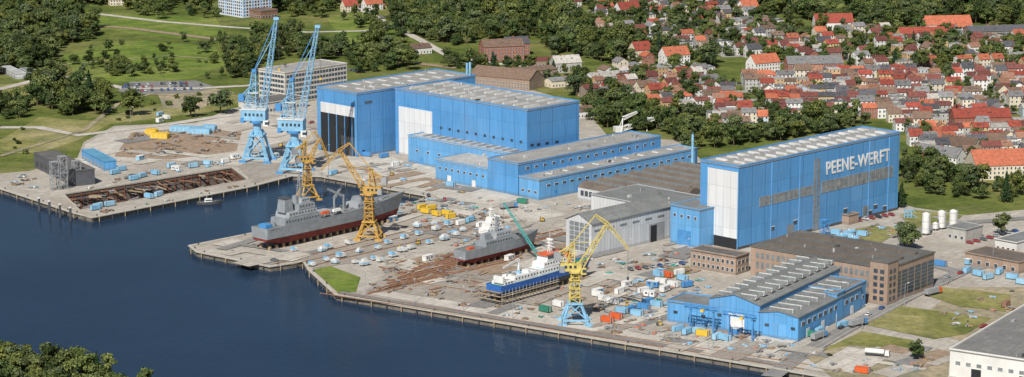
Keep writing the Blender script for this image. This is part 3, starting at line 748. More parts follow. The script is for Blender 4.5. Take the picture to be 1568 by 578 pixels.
def yard_crane(px, py, az, mat, leg, apex=15, tip=25, zA=48, zT=35, s=1.0, tower=.0):
    e = empty('luffing_crane', G(px, py), rot(az)); e.scale = (s, s, s)
    b = MB()
    for x in (-6, 6):
        for y in (-5.5, 5.5):
            b.beam((x, y, 1), (x*.45, y*.45, 10), 1.1, leg, .9); b.box(x-2, x+2, y-.7, y+.7, 0, 1.2, leg)
    for y in (-5.5, 5.5): b.beam((-6, y, 2.6), (6, y, 2.6), .8, leg); b.beam((-6, y, 2.4), (2.7, y*.5, 9.6), .4, leg); b.beam((6, y, 2.4), (-2.7, y*.5, 9.6), .4, leg)
    for x in (-6, 6): b.beam((x, -5.5, 2.6), (x, 5.5, 2.6), .8, leg)
    b.box(-3.6, 3.6, -3.6, 3.6, 9.6, 10.3, leg); b.obj('portal', e)
    b = MB(); b.lattice((0, 0, 10.2), (0, 0, 25), 4.8, 3.4, 6, .45, mat)
    for k in range(3):
        z = 13+4*k; b.box(-2.8, 2.8, -2.8, 2.8, z, z+.15, mat)
    b.beam((-1.2, 1.2, 10), (1.2, -1.2, 25), .4, mat); b.obj('tower', e)
    b = MB(); b.cyl((0, 0, 24.6), (0, 0, 25.6), 3.2, mat, 12); b.box(-7, 3, -2.2, 2.2, 25.6, 29.2, mat); b.box(-7.4, -5, -2.4, 2.4, 25, 28.2, m_grey)
    for i in range(3): b.box(-5+i*2.2, -3.8+i*2.2, -2.26, 2.26, 27, 28.4, m_glass)
    b.box(2.6, 5.2, -2.6, -.6, 24, 27, mat); b.box(3.4, 5.3, -2.7, -.5, 25, 26.5, m_glass)
    b.lattice((-2, 0, 29.2), (-1, 0, 39), 3.4, 1.3, 4, .38, mat); b.beam((-6.5, 0, 29.2), (-1, 0, 39), .4, mat); b.obj('machine_house', e)
    b = MB(); A = Vector((apex, 0, zA)); b.lattice((2.8, 0, 28), A, 2.8, 1.2, 10, .3, mat)
    back = A+Vector((-(tip-apex)*.55, 0, (zA-zT)*.35)); T = Vector((tip, 0, zT))
    b.lattice(A, T, 1.7, .8, 6, .28, mat); b.lattice(A, back, 1.5, .8, 3, .28, mat)
    for y in (-.7, .7): b.beam((-1, y, 39), (back.x, y, back.z), .24, mat)
    b.beam((-1, 0, 39), (apex*.7, 0, zA*.82), .26, mat)
    b.lattice((-1, 0, 37.5), (-8, 0, 33.5), 1.4, 1.2, 3, .3, mat); b.box(-10, -6.8, -1.6, 1.6, 30.5, 34.5, m_grey)
    b.beam(T, T-Vector((0, 0, 14)), .14, m_dgrey); b.box(tip-.5, tip+.5, -.4, .4, zT-15.3, zT-13.8, m_dgrey)
    b.obj('jib', e); mark(*G(px, py), 8)
yard_crane(880, 495, 88, m_yel, m_cblue, 15, 25, 48, 36)
yard_crane(566, 366, -82, m_ochre, m_ochre, 16, 26, 49, 38)
yard_crane(471, 306, 65, m_ochre, m_ochre, 9, 15, 40, 26, .9)
def mobile(px, py, az):
    e = empty('mobile_crane', G(px, py), rot(az)); b = MB()
    for y in (-2.2, 2.2):
        b.box(-3.6, 3.6, y-.5, y+.5, .1, 1.2, m_dgrey, .4, 0)
        for i in range(4): b.cyl((-2.6+i*1.7, y-.55, .6), (-2.6+i*1.7, y+.55, .6), .5, m_grey, 8)
    b.box(-4, 2.4, -1.7, 1.7, 1.4, 3.8, m_teal); b.box(1.2, 3, -1.9, -.3, 1.5, 4.2, m_teal); b.box(1.6, 3.05, -1.95, -.25, 2.6, 3.9, m_glass); b.box(-5, -4, -1.7, 1.7, 1.4, 3.4, m_dgrey)
    b.obj('carriage', e); b = MB(); b.lattice((2, 0, 2.5), (20, 0, 30), 1.3, .7, 18, .22, m_teal)
    b.beam((-3, 0, 7), (20, 0, 30), .15, m_dgrey); b.beam((-3, 0, 3.6), (-3, 0, 7), .3, m_teal); b.beam((20, 0, 30), (20, 0, 18), .12, m_dgrey); b.obj('boom', e)
mobile(829, 398, -82)

# ---------------------------------------------------------------- ships
def hull(b, L, B, D, dr, top, low, deck, z0=1.6, rake=.07, sheer=2.0, stern=.85):
    n = 26; rows = [(0, .12), (dr*.3, .72), (dr, .95), (dr+.02, .952), (D, 1.0)]
    def hb(t, w): 
        a = stern+(1-stern)*min(1, t/.2); 
        if t > .55:
            k = (t-.55)/.45; a *= max(.0, 1-k**(1.5+.9*w))
        return B/2*a
    S = []
    for i in range(n+1):
        t = i/n; r = []
        for j, (z, w) in enumerate(rows):
            zt = z+(sheer*max(0, (t-.35)/.65)**1.8 if j == 4 else 0)
            if j < 2 and t < .12: zt = z+(dr*.75-z)*(1-t/.12)
            x = t*L*(1-rake)+rake*L*(zt/(D+sheer))*max(0, (t-.5)/.5)
            r.append((x, hb(t, w)*w if j > 1 else hb(min(1, t*1.02), 0.2)*w, zt+z0))
        S.append(r)
    for i in range(n):
        for j in range(4):
            m = low if j < 2 else top
            if j == 2: continue
            for sg in (-1, 1):
                a, c, d, e_ = S[i][j], S[i+1][j], S[i+1][j+1], S[i][j+1]
                b.face([(p[0], p[1]*sg, p[2]) for p in ((a, c, d, e_) if sg < 0 else (e_, d, c, a))], m)
        a, c = S[i][4], S[i+1][4]
        b.face([(a[0], -a[1], a[2]-.6), (c[0], -c[1], c[2]-.6), (c[0], c[1], c[2]-.6), (a[0], a[1], a[2]-.6)], deck)
        a, c = S[i][0], S[i+1][0]
        b.face([(a[0], -a[1], a[2]), (a[0], a[1], a[2]), (c[0], c[1], c[2]), (c[0], -c[1], c[2])], low)
    for j in range(4):
        a, c = S[0][j], S[0][j+1]
        b.face([(a[0], -a[1], a[2]), (c[0], -c[1], c[2]), (c[0], c[1], c[2]), (a[0], a[1], a[2])], low if j < 2 else top)
    for i in range(int(L/5)-2):
        x = 4+i*5; 
        for y in (-B*.22, B*.22): b.box(x-.6, x+.6, y-.7, y+.7, 0, z0+.9, m_tim)
def deckhouse(b, x0, x1, w, z0, z1, mat, win=True, tx=.4):
    b.box(x0, x1, -w/2, w/2, z0, z1, mat, tx, .3)
    if win:
        n = max(1, int((x1-x0)/2.2)); z = z0+(z1-z0)*.55
        for i in range(n):
            xx = x0+1+(x1-x0-1.4)*i/n
            b.box(xx, xx+.9, -w/2+.1, w/2-.1, z, z+.8, m_glass)
    for y in (-w/2+.3, w/2-.3): b.beam((x0+tx, y, z1+.9), (x1-tx, y, z1+.9), .12, mat)
def mast(b, x, z0, z1, mat, w=2.2):
    b.lattice((x, 0, z0), (x, 0, z1), w, .8, 5, .28, mat)
    for f_, l in ((.45, 3.2), (.7, 2.4), (.92, 1.4)):
        z = z0+(z1-z0)*f_; b.beam((x, -l, z), (x, l, z), .3, mat); b.box(x-.8, x+.8, -.8, .8, z, z+.5, mat)
    b.cyl((x, 0, z1), (x, 0, z1+4), .12, mat, 5); b.box(x-.3, x+.3, -2, 2, z1-.2, z1+.5, m_frame)
def ship_at(name, x0, y0, x1, y1):
    a, c = G(x0, y0), G(x1, y1); L = sqrt((c[0]-a[0])**2+(c[1]-a[1])**2); return empty(name, a, atan2(c[1]-a[1], c[0]-a[0])), L
e, L = ship_at('naval_supply_ship', 398, 384, 620, 334)
b = MB(); hull(b, L, 15, 11, 5.2, m_navy, m_red, m_navyd, 1.4, sheer=3.2); b.obj('hull', e)
b = MB(); D = 12.0
g = m_navy; g2 = M('ship_grey_light', (.34, .365, .385), .55, .15, .3)
deckhouse(b, .12*L, .36*L, 12, D-.8, D+3.4, g); deckhouse(b, .15*L, .34*L, 11, D+3.4, D+6.4, g2); deckhouse(b, .22*L, .33*L, 10, D+6.4, D+9.6, g); deckhouse(b, .25*L, .31*L, 7, D+9.6, D+12.2, g2)
b.box(.325*L, .334*L, -4.6, 4.6, D+7.8, D+9, m_glass)
mast(b, .27*L, D+12, D+27, g, 3); deckhouse(b, .14*L, .20*L, 6, D+6.4, D+13, g, False, .8); b.box(.15*L, .19*L, -2, 2, D+13, D+14, m_dgrey)
b.cyl((.235*L, 0, D+9.6), (.235*L, 0, D+14), 1.9, g, 10, 1.4)
b.obj('superstructure', e); b = MB()
deckhouse(b, .40*L, .47*L, 8, D-.8, D+2.6, g2); deckhouse(b, .62*L, .76*L, 10, D-.6, D+3.4, g2); deckhouse(b, .65*L, .74*L, 8, D+3.4, D+6.4, g)
mast(b, .70*L, D+6.4, D+15, g, 2)
for x in (.50, .565): 
    b.cyl((x*L, 0, D), (x*L, 0, D+9), .6, g, 8); b.lattice((x*L, 0, D+8), (x*L+9*(1 if x < .53 else -1), 3, D+13), 1, .6, 5, .22, g2)
for i in range(10):
    x = (.38+.05*i)*L; b.box(x, x+3, -5+R.uniform(0, 2), -2, D-.7, D+1.2+R.random(), R.choice([g, m_grey, g2])); b.box(x, x+2.4, 2.5, 5, D-.7, D+1.3, R.choice([g, m_navyd]))
b.cyl((.83*L, 0, D), (.83*L, 0, D+2.6), 1.6, g, 10); b.beam((.83*L, 0, D+2), (.88*L, 0, D+3), .4, g)
b.box(.02*L, .06*L, -3, 3, D-.8, D+1.8, m_cblued); b.cyl((.09*L, 0, D-.5), (.09*L, 0, D+2), 1.4, g, 10)
for y in (-6.9, 6.9):
    for i in range(22): b.beam((2+i*3.6, y*.99, D-1.2), (2+i*3.6, y*.99, D+.2), .14, g2)
    b.beam((1, y*.99, D+.2), (80, y*.99, D+.2), .14, g2)
for x in (.36, .44): b.box(x*L, x*L+6, -6.6, -5, D+2.2, D+3.6, m_orange if x < .4 else m_frame, .6, .2)
b.obj('deck_gear', e)
for i in range(24): mark(*G(400+i*9.5, 384-i*2.1), 10)
e, L = ship_at('patrol_boat', 704, 411, 824, 381)
b = MB(); hull(b, L, 10, 8.0, 3.4, m_navy, m_red, m_navyd, 1.4, sheer=1.6); b.obj('hull', e)
b = MB(); D = 9.0
deckhouse(b, .26*L, .62*L, 7.8, D-.6, D+2.8, g); deckhouse(b, .40*L, .60*L, 6.8, D+2.8, D+5.8, g2); deckhouse(b, .28*L, .37*L, 3.8, D+2.8, D+6.2, g, False)
b.box(.595*L, .605*L, -2.8, 2.8, D+3.9, D+5, m_glass); mast(b, .47*L, D+5.4, D+14, g, 1.8)
b.cyl((.76*L, 0, D), (.76*L, 0, D+2), 1.1, g, 10); b.beam((.76*L, 0, D+1.5), (.82*L, 0, D+2), .3, g)
b.box(.08*L, .2*L, -3, 3, D-.7, D-.3, m_green); b.box(.1*L, .16*L, -1.2, 1.2, D-.3, D+.8, m_orange)
b.obj('superstructure', e)
for i in range(12): mark(*G(704+i*10, 408-i*2.5), 6)
e, L = ship_at('buoy_tender', 756, 464, 906, 422)
b = MB(); hull(b, L, 11, 7.6, 4.2, m_hull, m_dgrey, m_green, 1.5, sheer=1.5, stern=.9); 
b.obj('hull', e); b = MB(); D = 8.6; w = m_frame
deckhouse(b, .04*L, .2*L, 8.6, D-.6, D+1.4, w); deckhouse(b, .14*L, .40*L, 8.8, D-.4, D+3, w); deckhouse(b, .38*L, .74*L, 9, D-.4, D+3, w); deckhouse(b, .44*L, .68*L, 8, D+3, D+6, w); deckhouse(b, .48*L, .64*L, 6.8, D+6, D+9, w)
b.box(.49*L, .645*L, -3.6, 3.6, D+7.4, D+8.5, m_glass)
b.box(.47*L, .65*L, -3.5, 3.5, D+9, D+9.5, m_orange); mast(b, .56*L, D+9.5, D+16, w, 1.6)
for y in (-2.6, 2.6): b.box(.68*L, .73*L, y-1, y+1, D+3, D+8.0, m_orange, .4, .2); b.box(.69*L, .72*L, y-.7, y+.7, D+8.0, D+8.8, m_dgrey)
b.cyl((.26*L, 1, D+3), (.26*L, 1, D+10), .6, w, 8); b.lattice((.26*L, 1, D+9.6), (.08*L, -1, D+8), .8, .6, 6, .2, w)
for i in range(16): b.box(.03*L+i*2.2, .03*L+i*2.2+1.4, R.uniform(-4, -1), R.uniform(0, 3), D+1, D+1.5+R.uniform(0, 3), R.choice([w, m_grey, m_cblue, w]))
b.obj('superstructure', e)
b = MB()
for y in (-7.2, 7.2):
    for i in range(17):
        x = -2+i*2.6; b.beam((x, y, 0), (x, y, 7.4), .2, m_grey)
    for z in (2.2, 4.4): b.box(-2.5, 41, y-.6, y+.6, z, z+.15, m_tim); b.beam((-2.5, y, z+1), (41, y, z+1), .14, m_frame)
for z in (2.2, 4.4, 6.4): b.box(-3.3, -2.1, -7, 7, z, z+.15, m_tim)
b.obj('scaffolding', e)
for i in range(14): mark(*G(754+i*11, 462-i*3), 8)
e = empty('ship_deckhouse', G(752, 356), rot(50)); b = MB(); deckhouse(b, -6, 6, 8, 0, 3, w); deckhouse(b, -4, 5, 7, 3, 6, w); deckhouse(b, -2, 3, 5.5, 6, 8.6, w); mast(b, 0, 8.6, 13, w, 1.4); b.obj('superstructure', e)
def boat(px, py, az, L=13, z=-3.0):
    e = empty('workboat', (*G(px, py), z), rot(az)); b = MB(); hull(b, L, 4, 2.4, .8, m_dgrey, m_dgrey, m_grey, -.3, sheer=.8); 
    b.box(L*.3, L*.62, -1.3, 1.3, 1.5, 3.8, m_frame, .3, .2); b.box(L*.34, L*.6, -1.25, 1.25, 2.6, 3.3, m_glass); b.beam((L*.4, 0, 3.8), (L*.4, 0, 6.5), .15, m_frame); b.obj('hull', e)
boat(301, 307, 80, 15)
b = MB(); b.lattice((0, 0, 1), (26, 0, 8), 3, 2, 9, .4, w)
for x in (2, 20):
    for y in (-4, 4): b.beam((x, y, 0), (x+2, 0, 9), .5, w)
b.lattice((4, 0, 9), (14, 0, 13), 2, 1, 4, .35, w); b.box(-2, 3, -3, 3, 0, 3.5, w); b.obj('loading_gantry', None, (*G(945, 202), 0), rot(75))

# ---------------------------------------------------------------- small kit
def container_mesh(mat, L=6.1, open_=False):
    b = MB(); W = 2.44; Hh = 2.6
    b.box(-L/2, L/2, -W/2, W/2, .15, Hh, mat)
    n = int(L/.6)
    for i in range(n):
        x = -L/2+.3+i*(L-.6)/n
        b.box(x, x+.25, -W/2-.05, W/2+.05, .35, Hh-.15, mat)
    for x in (-L/2, L/2):
        for y in (-W/2, W/2): b.box(x-.1, x+.1, y-.1, y+.1, 0, Hh+.08, m_dgrey)
    for y in (-.3, .3): b.box(L/2, L/2+.06, y-.04, y+.04, .3, Hh-.2, m_frame)
    return b.mesh('shipping_container')
def cabin_mesh(mat):
    b = MB(); b.box(-3, 3, -1.3, 1.3, .2, 2.8, mat); b.box(-3.15, 3.15, -1.45, 1.45, 2.8, 3.0, m_frame)
    for x in (-2, 1.2): b.box(x, x+1.1, -1.36, -1.2, 1.3, 2.2, m_glass)
    b.box(-.5, .4, -1.36, -1.2, .2, 2.2, m_grey); b.box(-3, 3, -1, 1, 0, .2, m_dgrey); return b.mesh('site_cabin')
m_cw = M('carriage_grey', (.60, .62, .62), .7, .25, .5)
def cart_mesh(v):
    b = MB(); b.box(-2.1, 2.1, -1.4, 1.4, .45, 2.2, m_cw)
    if v == 0: b.box(-2.15, -.2, -1.45, 1.45, 1.3, 2.75, m_cblue)
    elif v == 1: b.box(-1.2, 1.2, -1.0, 1.0, 2.2, 3.0, m_cw); b.box(-2.15, 2.15, -1.45, 1.45, .9, 1.4, m_cblue)
    else: b.box(.3, 2.0, -1.2, 1.2, 2.2, 2.7, m_grey); b.beam((-1.5, 0, 2.2), (-1.5, 0, 3.4), .3, m_yellowp)
    for x in (-1.3, 1.3):
        for y in (-1.2, 1.2): b.cyl((x, y-.2, .4), (x, y+.2, .4), .4, m_dgrey, 8)
    return b.mesh('keel_block_carriage')
def stack_mesh(mats, s, L=6):
    r = random.Random(s); b = MB()
    for k in range(r.randint(4, 9)):
        x, y = r.uniform(-2.5, 2.5), r.uniform(-2.5, 2.5); a = r.choice([0, 0, 1]); hgt = r.uniform(.2, 1.3); l = r.uniform(.6, 2.2); w_ = r.uniform(.3, .7)
        if a: l, w_ = w_, l
        b.box(x-l, x+l, y-w_, y+w_, 0, hgt+k*.013, r.choice(mats))
    for k in range(4):
        y = r.uniform(-2, 2); b.cyl((-L/2, y, .4+k*.11), (L/2, y+r.uniform(-.6, .6), .4+k*.11), .2, r.choice(mats), 6)
    return b.mesh('material_stack')
def car_mesh(mat):
    b = MB(); W = .88
    b.extr([(-2.2, .35), (2.2, .35), (2.25, .75), (1.3, .95), (-1.9, .98), (-2.25, .8)], -W, W, mat)
    b.extr([(-1.85, .96), (1.15, .94), (.45, 1.4), (-1.35, 1.42)], -W+.1, W-.1, m_glass)
    b.box(-1.25, .4, -W+.16, W-.16, 1.4, 1.47, mat)
    for x in (-1.4, 1.4):
        for y in (-W, W): b.cyl((x, y-.1, .34), (x, y+.1, .34), .34, m_dgrey, 10)
    b.box(2.2, 2.26, -.7, -.4, .6, .75, m_frame); b.box(2.2, 2.26, .4, .7, .6, .75, m_frame); return b.mesh('parked_car')
def truck_mesh(mat, tank=False):
    b = MB(); b.box(-6, 4, -1.1, 1.1, .8, 1.1, m_dgrey)
    if tank: b.cyl((-6, 0, 2.2), (2.6, 0, 2.2), 1.15, m_frame, 12)
    else: b.box(-6, 2.6, -1.25, 1.25, 1.1, 3.4, m_grey, .05, .05)
    b.box(3, 5, -1.2, 1.2, .7, 3.0, mat, .15, .1); b.box(4.2, 5.03, -1.05, 1.05, 1.8, 2.7, m_glass)
    for x in (-5, -3.8, 4): 
        for y in (-1.1, 1.1): b.cyl((x, y-.18, .5), (x, y+.18, .5), .5, m_dgrey, 10)
    return b.mesh('lorry')
def lamp_mesh():
    b = MB(); b.cyl((0, 0, 0), (0, 0, 11), .16, m_grey, 6, .1); b.beam((0, 0, 11), (1.8, 0, 11.4), .14, m_grey); b.box(1.4, 2.4, -.2, .2, 11.2, 11.5, m_frame); return b.mesh('street_lamp')
def forklift_mesh():
    b = MB(); b.box(-1.4, 1, -.7, .7, .4, 1.3, m_yellowp, .1, .05); b.box(-1.5, -.9, -.7, .7, .4, 1.5, m_dgrey)
    for x in (-.8, .6):
        for y in (-.6, .6): b.beam((x, y, 1.3), (x, y, 2.4), .12, m_dgrey)
    b.box(-.9, .7, -.7, .7, 2.4, 2.5, m_yellowp)
    for y in (-.35, .35): b.beam((1.15, y, .2), (1.15, y, 3), .14, m_dgrey); b.box(1.2, 2.4, y-.08, y+.08, .2, .3, m_dgrey)
    for x in (-.9, .7):
        for y in (-.7, .7): b.cyl((x, y-.1, .35), (x, y+.1, .35), .35, m_dgrey, 8)
    return b.mesh('forklift')
cm = {k_: container_mesh(m) for k_, m in (('b', m_cblue), ('d', m_cblued), ('w', m_frame), ('o', m_orange), ('y', m_yellowp), ('g', m_green), ('r', m_rustm), ('l', M('light_blue_paint', (.30, .50, .64), .6)))}
cabs = [cabin_mesh(m) for m in (m_frame, m_cblue, m_cblued, _mc['light_blue_paint'])]
carms = [car_mesh(M('car_'+n, c, .3, .05, spec=.6)) for n, c in (('white', (.7, .7, .7)), ('silver', (.4, .41, .42)), ('black', (.03, .03, .035)), ('red', (.4, .03, .03)), ('blue', (.04, .1, .3)), ('grey', (.15, .16, .17)))]
stks = [stack_mesh([m_rustm, m_grey, m_tim, m_dgrey], i) for i in range(6)]+[stack_mesh([m_cw, m_cblue, m_grey], 20+i) for i in range(4)]+[stack_mesh([m_orange, m_grey, m_tim], 30), stack_mesh([m_green, m_teal, m_grey], 31), stack_mesh([m_cw, m_grey, m_tim], 32), stack_mesh([m_cw, m_grey, m_dgrey], 33)]
carts = [cart_mesh(i) for i in range(3)]; trk = [truck_mesh(m_frame, True), truck_mesh(m_cblued), truck_mesh(m_orange)]; lamp = lamp_mesh(); fork = forklift_mesh()
def put(me, name, px, py, az, sc_=None):
    x, y = G(px, py); mark(x, y, 3); return place(me, name, (x, y, .36), rot(az), None, sc_)
for x, y in ((478, 408), (500, 402), (523, 396), (548, 389), (575, 383), (598, 375), (622, 368), (645, 361), (668, 354), (690, 347), (515, 405), (540, 403), (560, 408),
             (572, 398), (600, 393), (612, 386), (632, 382), (655, 374), (676, 369), (700, 362), (712, 355), (588, 402), (455, 385), (490, 385), (505, 381), (530, 376), (640, 350), (660, 347)):
    put(R.choice(carts), 'keel_block_carriage', x+R.uniform(-5, 5), y+R.uniform(-1.5, 1.5), AZA+R.choice([0, 0, 90])+R.uniform(-14, 14), R.uniform(.75, 1.15))
C = [('y', 652, 327), ('y', 668, 331), ('y', 684, 330), ('y', 660, 322), ('y', 690, 335), ('y', 646, 321), ('w', 705, 345), ('b', 720, 340), ('w', 735, 348), ('o', 930, 494), ('o', 943, 489), ('b', 952, 480), ('d', 965, 478), ('d', 985, 474),
     ('b', 975, 484), ('w', 915, 455), ('w', 925, 462), ('w', 938, 466), ('w', 948, 450), ('d', 992, 466), ('b', 1005, 470), ('w', 985, 449), ('w', 1012, 435), ('o', 1022, 425), ('b', 1008, 424), ('w', 1030, 440), ('b', 1045, 430), ('d', 1052, 440),
     ('w', 1040, 421), ('b', 1038, 508), ('b', 1052, 512), ('l', 1070, 512), ('l', 1098, 520), ('b', 1110, 522), ('y', 1076, 515), ('l', 150, 319), ('l', 168, 316), ('b', 228, 304), ('l', 243, 301), ('b', 205, 276), ('l', 218, 272), ('b', 238, 268), ('b', 176, 267),
     ('b', 186, 262), ('l', 262, 257), ('b', 146, 322), ('l', 296, 257), ('l', 318, 253), ('w', 345, 250), ('b', 510, 268), ('d', 562, 240), ('d', 565, 235), ('d', 588, 242), ('w', 605, 255), ('b', 1480, 418), ('b', 1498, 423), ('l', 1513, 428),
     ('b', 1530, 420), ('b', 1550, 428), ('l', 1565, 436), ('d', 1440, 408), ('g', 1245, 517), ('b', 1255, 511), ('b', 1290, 502), ('r', 1540, 470), ('w', 855, 470), ('g', 835, 478), ('o', 1320, 572), ('w', 252, 210), ('l', 245, 178), ('w', 255, 183), ('b', 690, 286),
     ('g', 800, 312), ('b', 1320, 362), ('l', 1300, 366), ('b', 1280, 360)]
for k_, x, y in C: put(cm[k_], 'shipping_container', x, y, R.choice([AZA, AZB, AZB+90, AZA+90])+R.uniform(-6, 6))
for x, y in ((915, 452), (960, 440), (1018, 447), (1000, 440), (995, 455), (270, 262), (215, 246), (360, 244), (470, 250), (600, 340), (780, 400), (1130, 512), (655, 400), (1085, 500), (1390, 452), (420, 243), (1485, 405), (245, 188)):
    put(R.choice(cabs), 'site_cabin', x, y, R.choice([AZB, AZA, AZB+90])+R.uniform(-5, 5))
for x, y in ((640, 375), (760, 340), (830, 340), (960, 470), (1010, 500), (600, 270), (430, 225), (870, 420)): put(fork, 'forklift', x, y, R.uniform(0, 360))
def litter(poly_px, n, meshes=stks, name='material_stack', azs=(AZA, AZB, AZA+90, AZB+90), smin=.35, smax=.85, clear=0):
    P = poly(poly_px); xs = [p[0] for p in P]; ys = [p[1] for p in P]; k = 0; tries = 0
    while k < n and tries < n*30:
        tries += 1; x, y = R.uniform(min(xs), max(xs)), R.uniform(min(ys), max(ys))
        if inside(x, y, P) and free(x, y):
            s_ = R.uniform(smin, smax); place(R.choice(meshes), name, (x, y, .36), rot(R.choice(azs)+R.uniform(-8, 8)), None, s_); mark(x, y, 2.0); k += 1
litter([(180, 240), (205, 207), (290, 197), (368, 205), (358, 230), (262, 243)], 46, stks[:6], smin=.4, smax=1.1)
litter([(130, 286), (230, 262), (350, 246), (350, 251), (230, 270), (135, 290)], 16)
litter([(150, 326), (250, 306), (370, 283), (372, 285), (250, 309), (152, 329)], 8)
litter([(560, 330), (640, 305), (720, 310), (790, 340), (760, 365), (700, 380), (650, 345)], 70)
litter([(540, 250), (620, 250), (700, 290), (650, 290)], 7)
litter([(560, 445), (610, 405), (700, 385), (740, 440), (720, 470)], 30, stks[:6], smax=.9)
litter([(740, 440), (840, 430), (930, 440), (1010, 470), (1000, 520), (760, 485)], 40)
litter([(920, 440), (1060, 410), (1090, 440), (1010, 500), (930, 490)], 48)
litter([(1020, 500), (1230, 530), (1260, 545), (1200, 555), (1020, 525)], 24)
litter([(690, 290), (820, 315), (1060, 290), (1000, 330), (860, 325), (800, 330)], 16)
litter([(860, 400), (1050, 385), (1060, 405), (900, 435), (830, 420)], 26)
litter([(1150, 372), (1380, 340), (1390, 365), (1250, 366)], 18)
litter([(1240, 560), (1420, 545), (1440, 575), (1260, 577)], 14)
litter([(1440, 480), (1560, 440), (1560, 470), (1460, 520)], 12)
litter([(0, 272), (50, 266), (60, 290), (0, 280)], 8); litter([(495, 262), (600, 245), (640, 265), (640, 290)], 6)
for x, y, c_, L_ in ((285, 202, m_cblue, 22), (305, 205, m_cblue, 16), (245, 212, m_yellowp, 12), (232, 206, m_yellowp, 8), (320, 200, m_cblue, 10)):
    b = MB(); b.extr([(-L_/2, 0), (L_/2, 0), (L_/2, 2.8), (L_/2-1, 3.6), (-L_/2+1, 3.6), (-L_/2, 2.8)], -3, 3, c_); 
    for i in range(int(L_/3)): b.box(-L_/2+1+i*3, -L_/2+1.2+i*3, -3.06, 3.06, .2, 2.8, m_frame)
    b.obj('covered_store', None, (*G(x, y), .2), rot(100))
for x, y, a_, i in ((1345, 547, 110, 0), (1255, 520, 40, 1), (780, 320, 60, 1), (1430, 452, 50, 2), (1315, 500, 50, 1)): put(trk[i], 'lorry', x, y, a_)
def cars(p0, p1, n, off=90, jit=.3, skip=.15):
    a, c = G(*p0), G(*p1); az = math.degrees(atan2(c[0]-a[0], c[1]-a[1]))
    for i in range(n):
        if R.random() < skip: continue
        f_ = (i+.5)/n; place(R.choice(carms), 'parked_car', (a[0]+(c[0]-a[0])*f_, a[1]+(c[1]-a[1])*f_, .36), rot(az+off+R.uniform(-3, 3)))
patch('car_park', [(180, 140), (200, 126), (300, 124), (330, 134), (300, 142), (200, 146)], m_asph)
cars((190, 132), (300, 128), 26, skip=.3); cars((186, 136), (310, 132), 28, skip=.3); cars((200, 141), (320, 137), 24, skip=.4)
cars((410, 412), (430, 390), 1); cars((470, 100), (560, 112), 14); cars((600, 75), (660, 80), 12, 90); cars((560, 24), (640, 36), 12)
cars((1255, 520), (1380, 460), 6, 0, .3, .3); cars((1440, 430), (1560, 392), 6, 0, .3, .4); cars((1310, 340), (1370, 330), 6); cars((960, 415), (1050, 405), 8); cars((430, 180), (480, 190), 8)
cars((1480, 375), (1560, 355), 8); cars((650, 300), (700, 312), 4, 30); cars((1500, 500), (1560, 520), 5)
for i in range(9):
    put(lamp, 'street_lamp', 560+i*75, 452+i*12.2, 0)
for x, y in ((1260, 540), (1320, 505), (1385, 470), (1450, 438), (1520, 410), (600, 262), (700, 318), (845, 345), (500, 250), (300, 180), (200, 190), (420, 190), (960, 400), (1050, 400), (620, 395), (700, 430)): put(lamp, 'street_lamp', x, y, 60)
for i, (x, y) in enumerate(((1288, 368), (1305, 372), (1300, 362))):
    b = MB(); b.cyl((-4, 0, 2), (4, 0, 2), 1.5, m_cblue, 14); 
    for x_ in (-2.6, 2.6): b.box(x_-.4, x_+.4, -1.3, 1.3, 0, 1.2, m_conc_l)
    b.cyl((0, 0, 3.3), (0, 0, 4), .4, m_frame, 8); b.obj('storage_tank', None, (*G(x, y), .1), rot(AZA))
b = MB(); b.lattice((0, 0, 0), (0, 0, 9), 3.4, 3.4, 4, .35, m_cblued); b.box(-2, 2, -2, 2, 9, 9.3, m_cblued); b.obj('stair_tower', None, (*G(1262, 362), 0), rot(AZA))
for i in range(3):
    b = MB(); b.beam((0, 0, 0), (0, 0, 5), .6, m_cblue); b.beam((0, 0, 5), (3, 0, 3), .4, m_cblue); b.beam((0, 0, 2), (4, 0, 0), .5, m_cblue); b.obj('mooring_bracket', None, (*G(1385+i*5, 334+i*0), 0), rot(70))

# ---------------------------------------------------------------- houses
roofs = [M('roof_tile_'+n, c, .8, .3, .5, rnd=.5) for n, c in (('orange', (.40, .125, .07)), ('red', (.29, .065, .045)), ('maroon', (.16, .058, .048)), ('brown', (.17, .115, .085)), ('grey', (.19, .19, .19)), ('slate', (.085, .085, .095)), ('light', (.38, .36, .33)), ('rust', (.26, .14, .095)))]
rw_ = [3.2, 2.8, 4, 4, 3.6, 2.4, 1.8, 3]
wallm = [M('render_'+n, c, .85, .1, .3, rnd=.2) for n, c in (('chalk', (.72, .71, .68)), ('cream', (.66, .59, .46)), ('yellow', (.64, .47, .20)), ('grey', (.46, .46, .45)), ('ochre', (.56, .36, .18)), ('brickred', (.32, .13, .09)), ('pink', (.58, .39, .31)), ('bluish', (.46, .54, .60)), ('brown', (.28, .21, .16)))]
ww_ = [9, 5, 2.0, 2.2, 1.0, 1.5, 1.0, .7, .8]
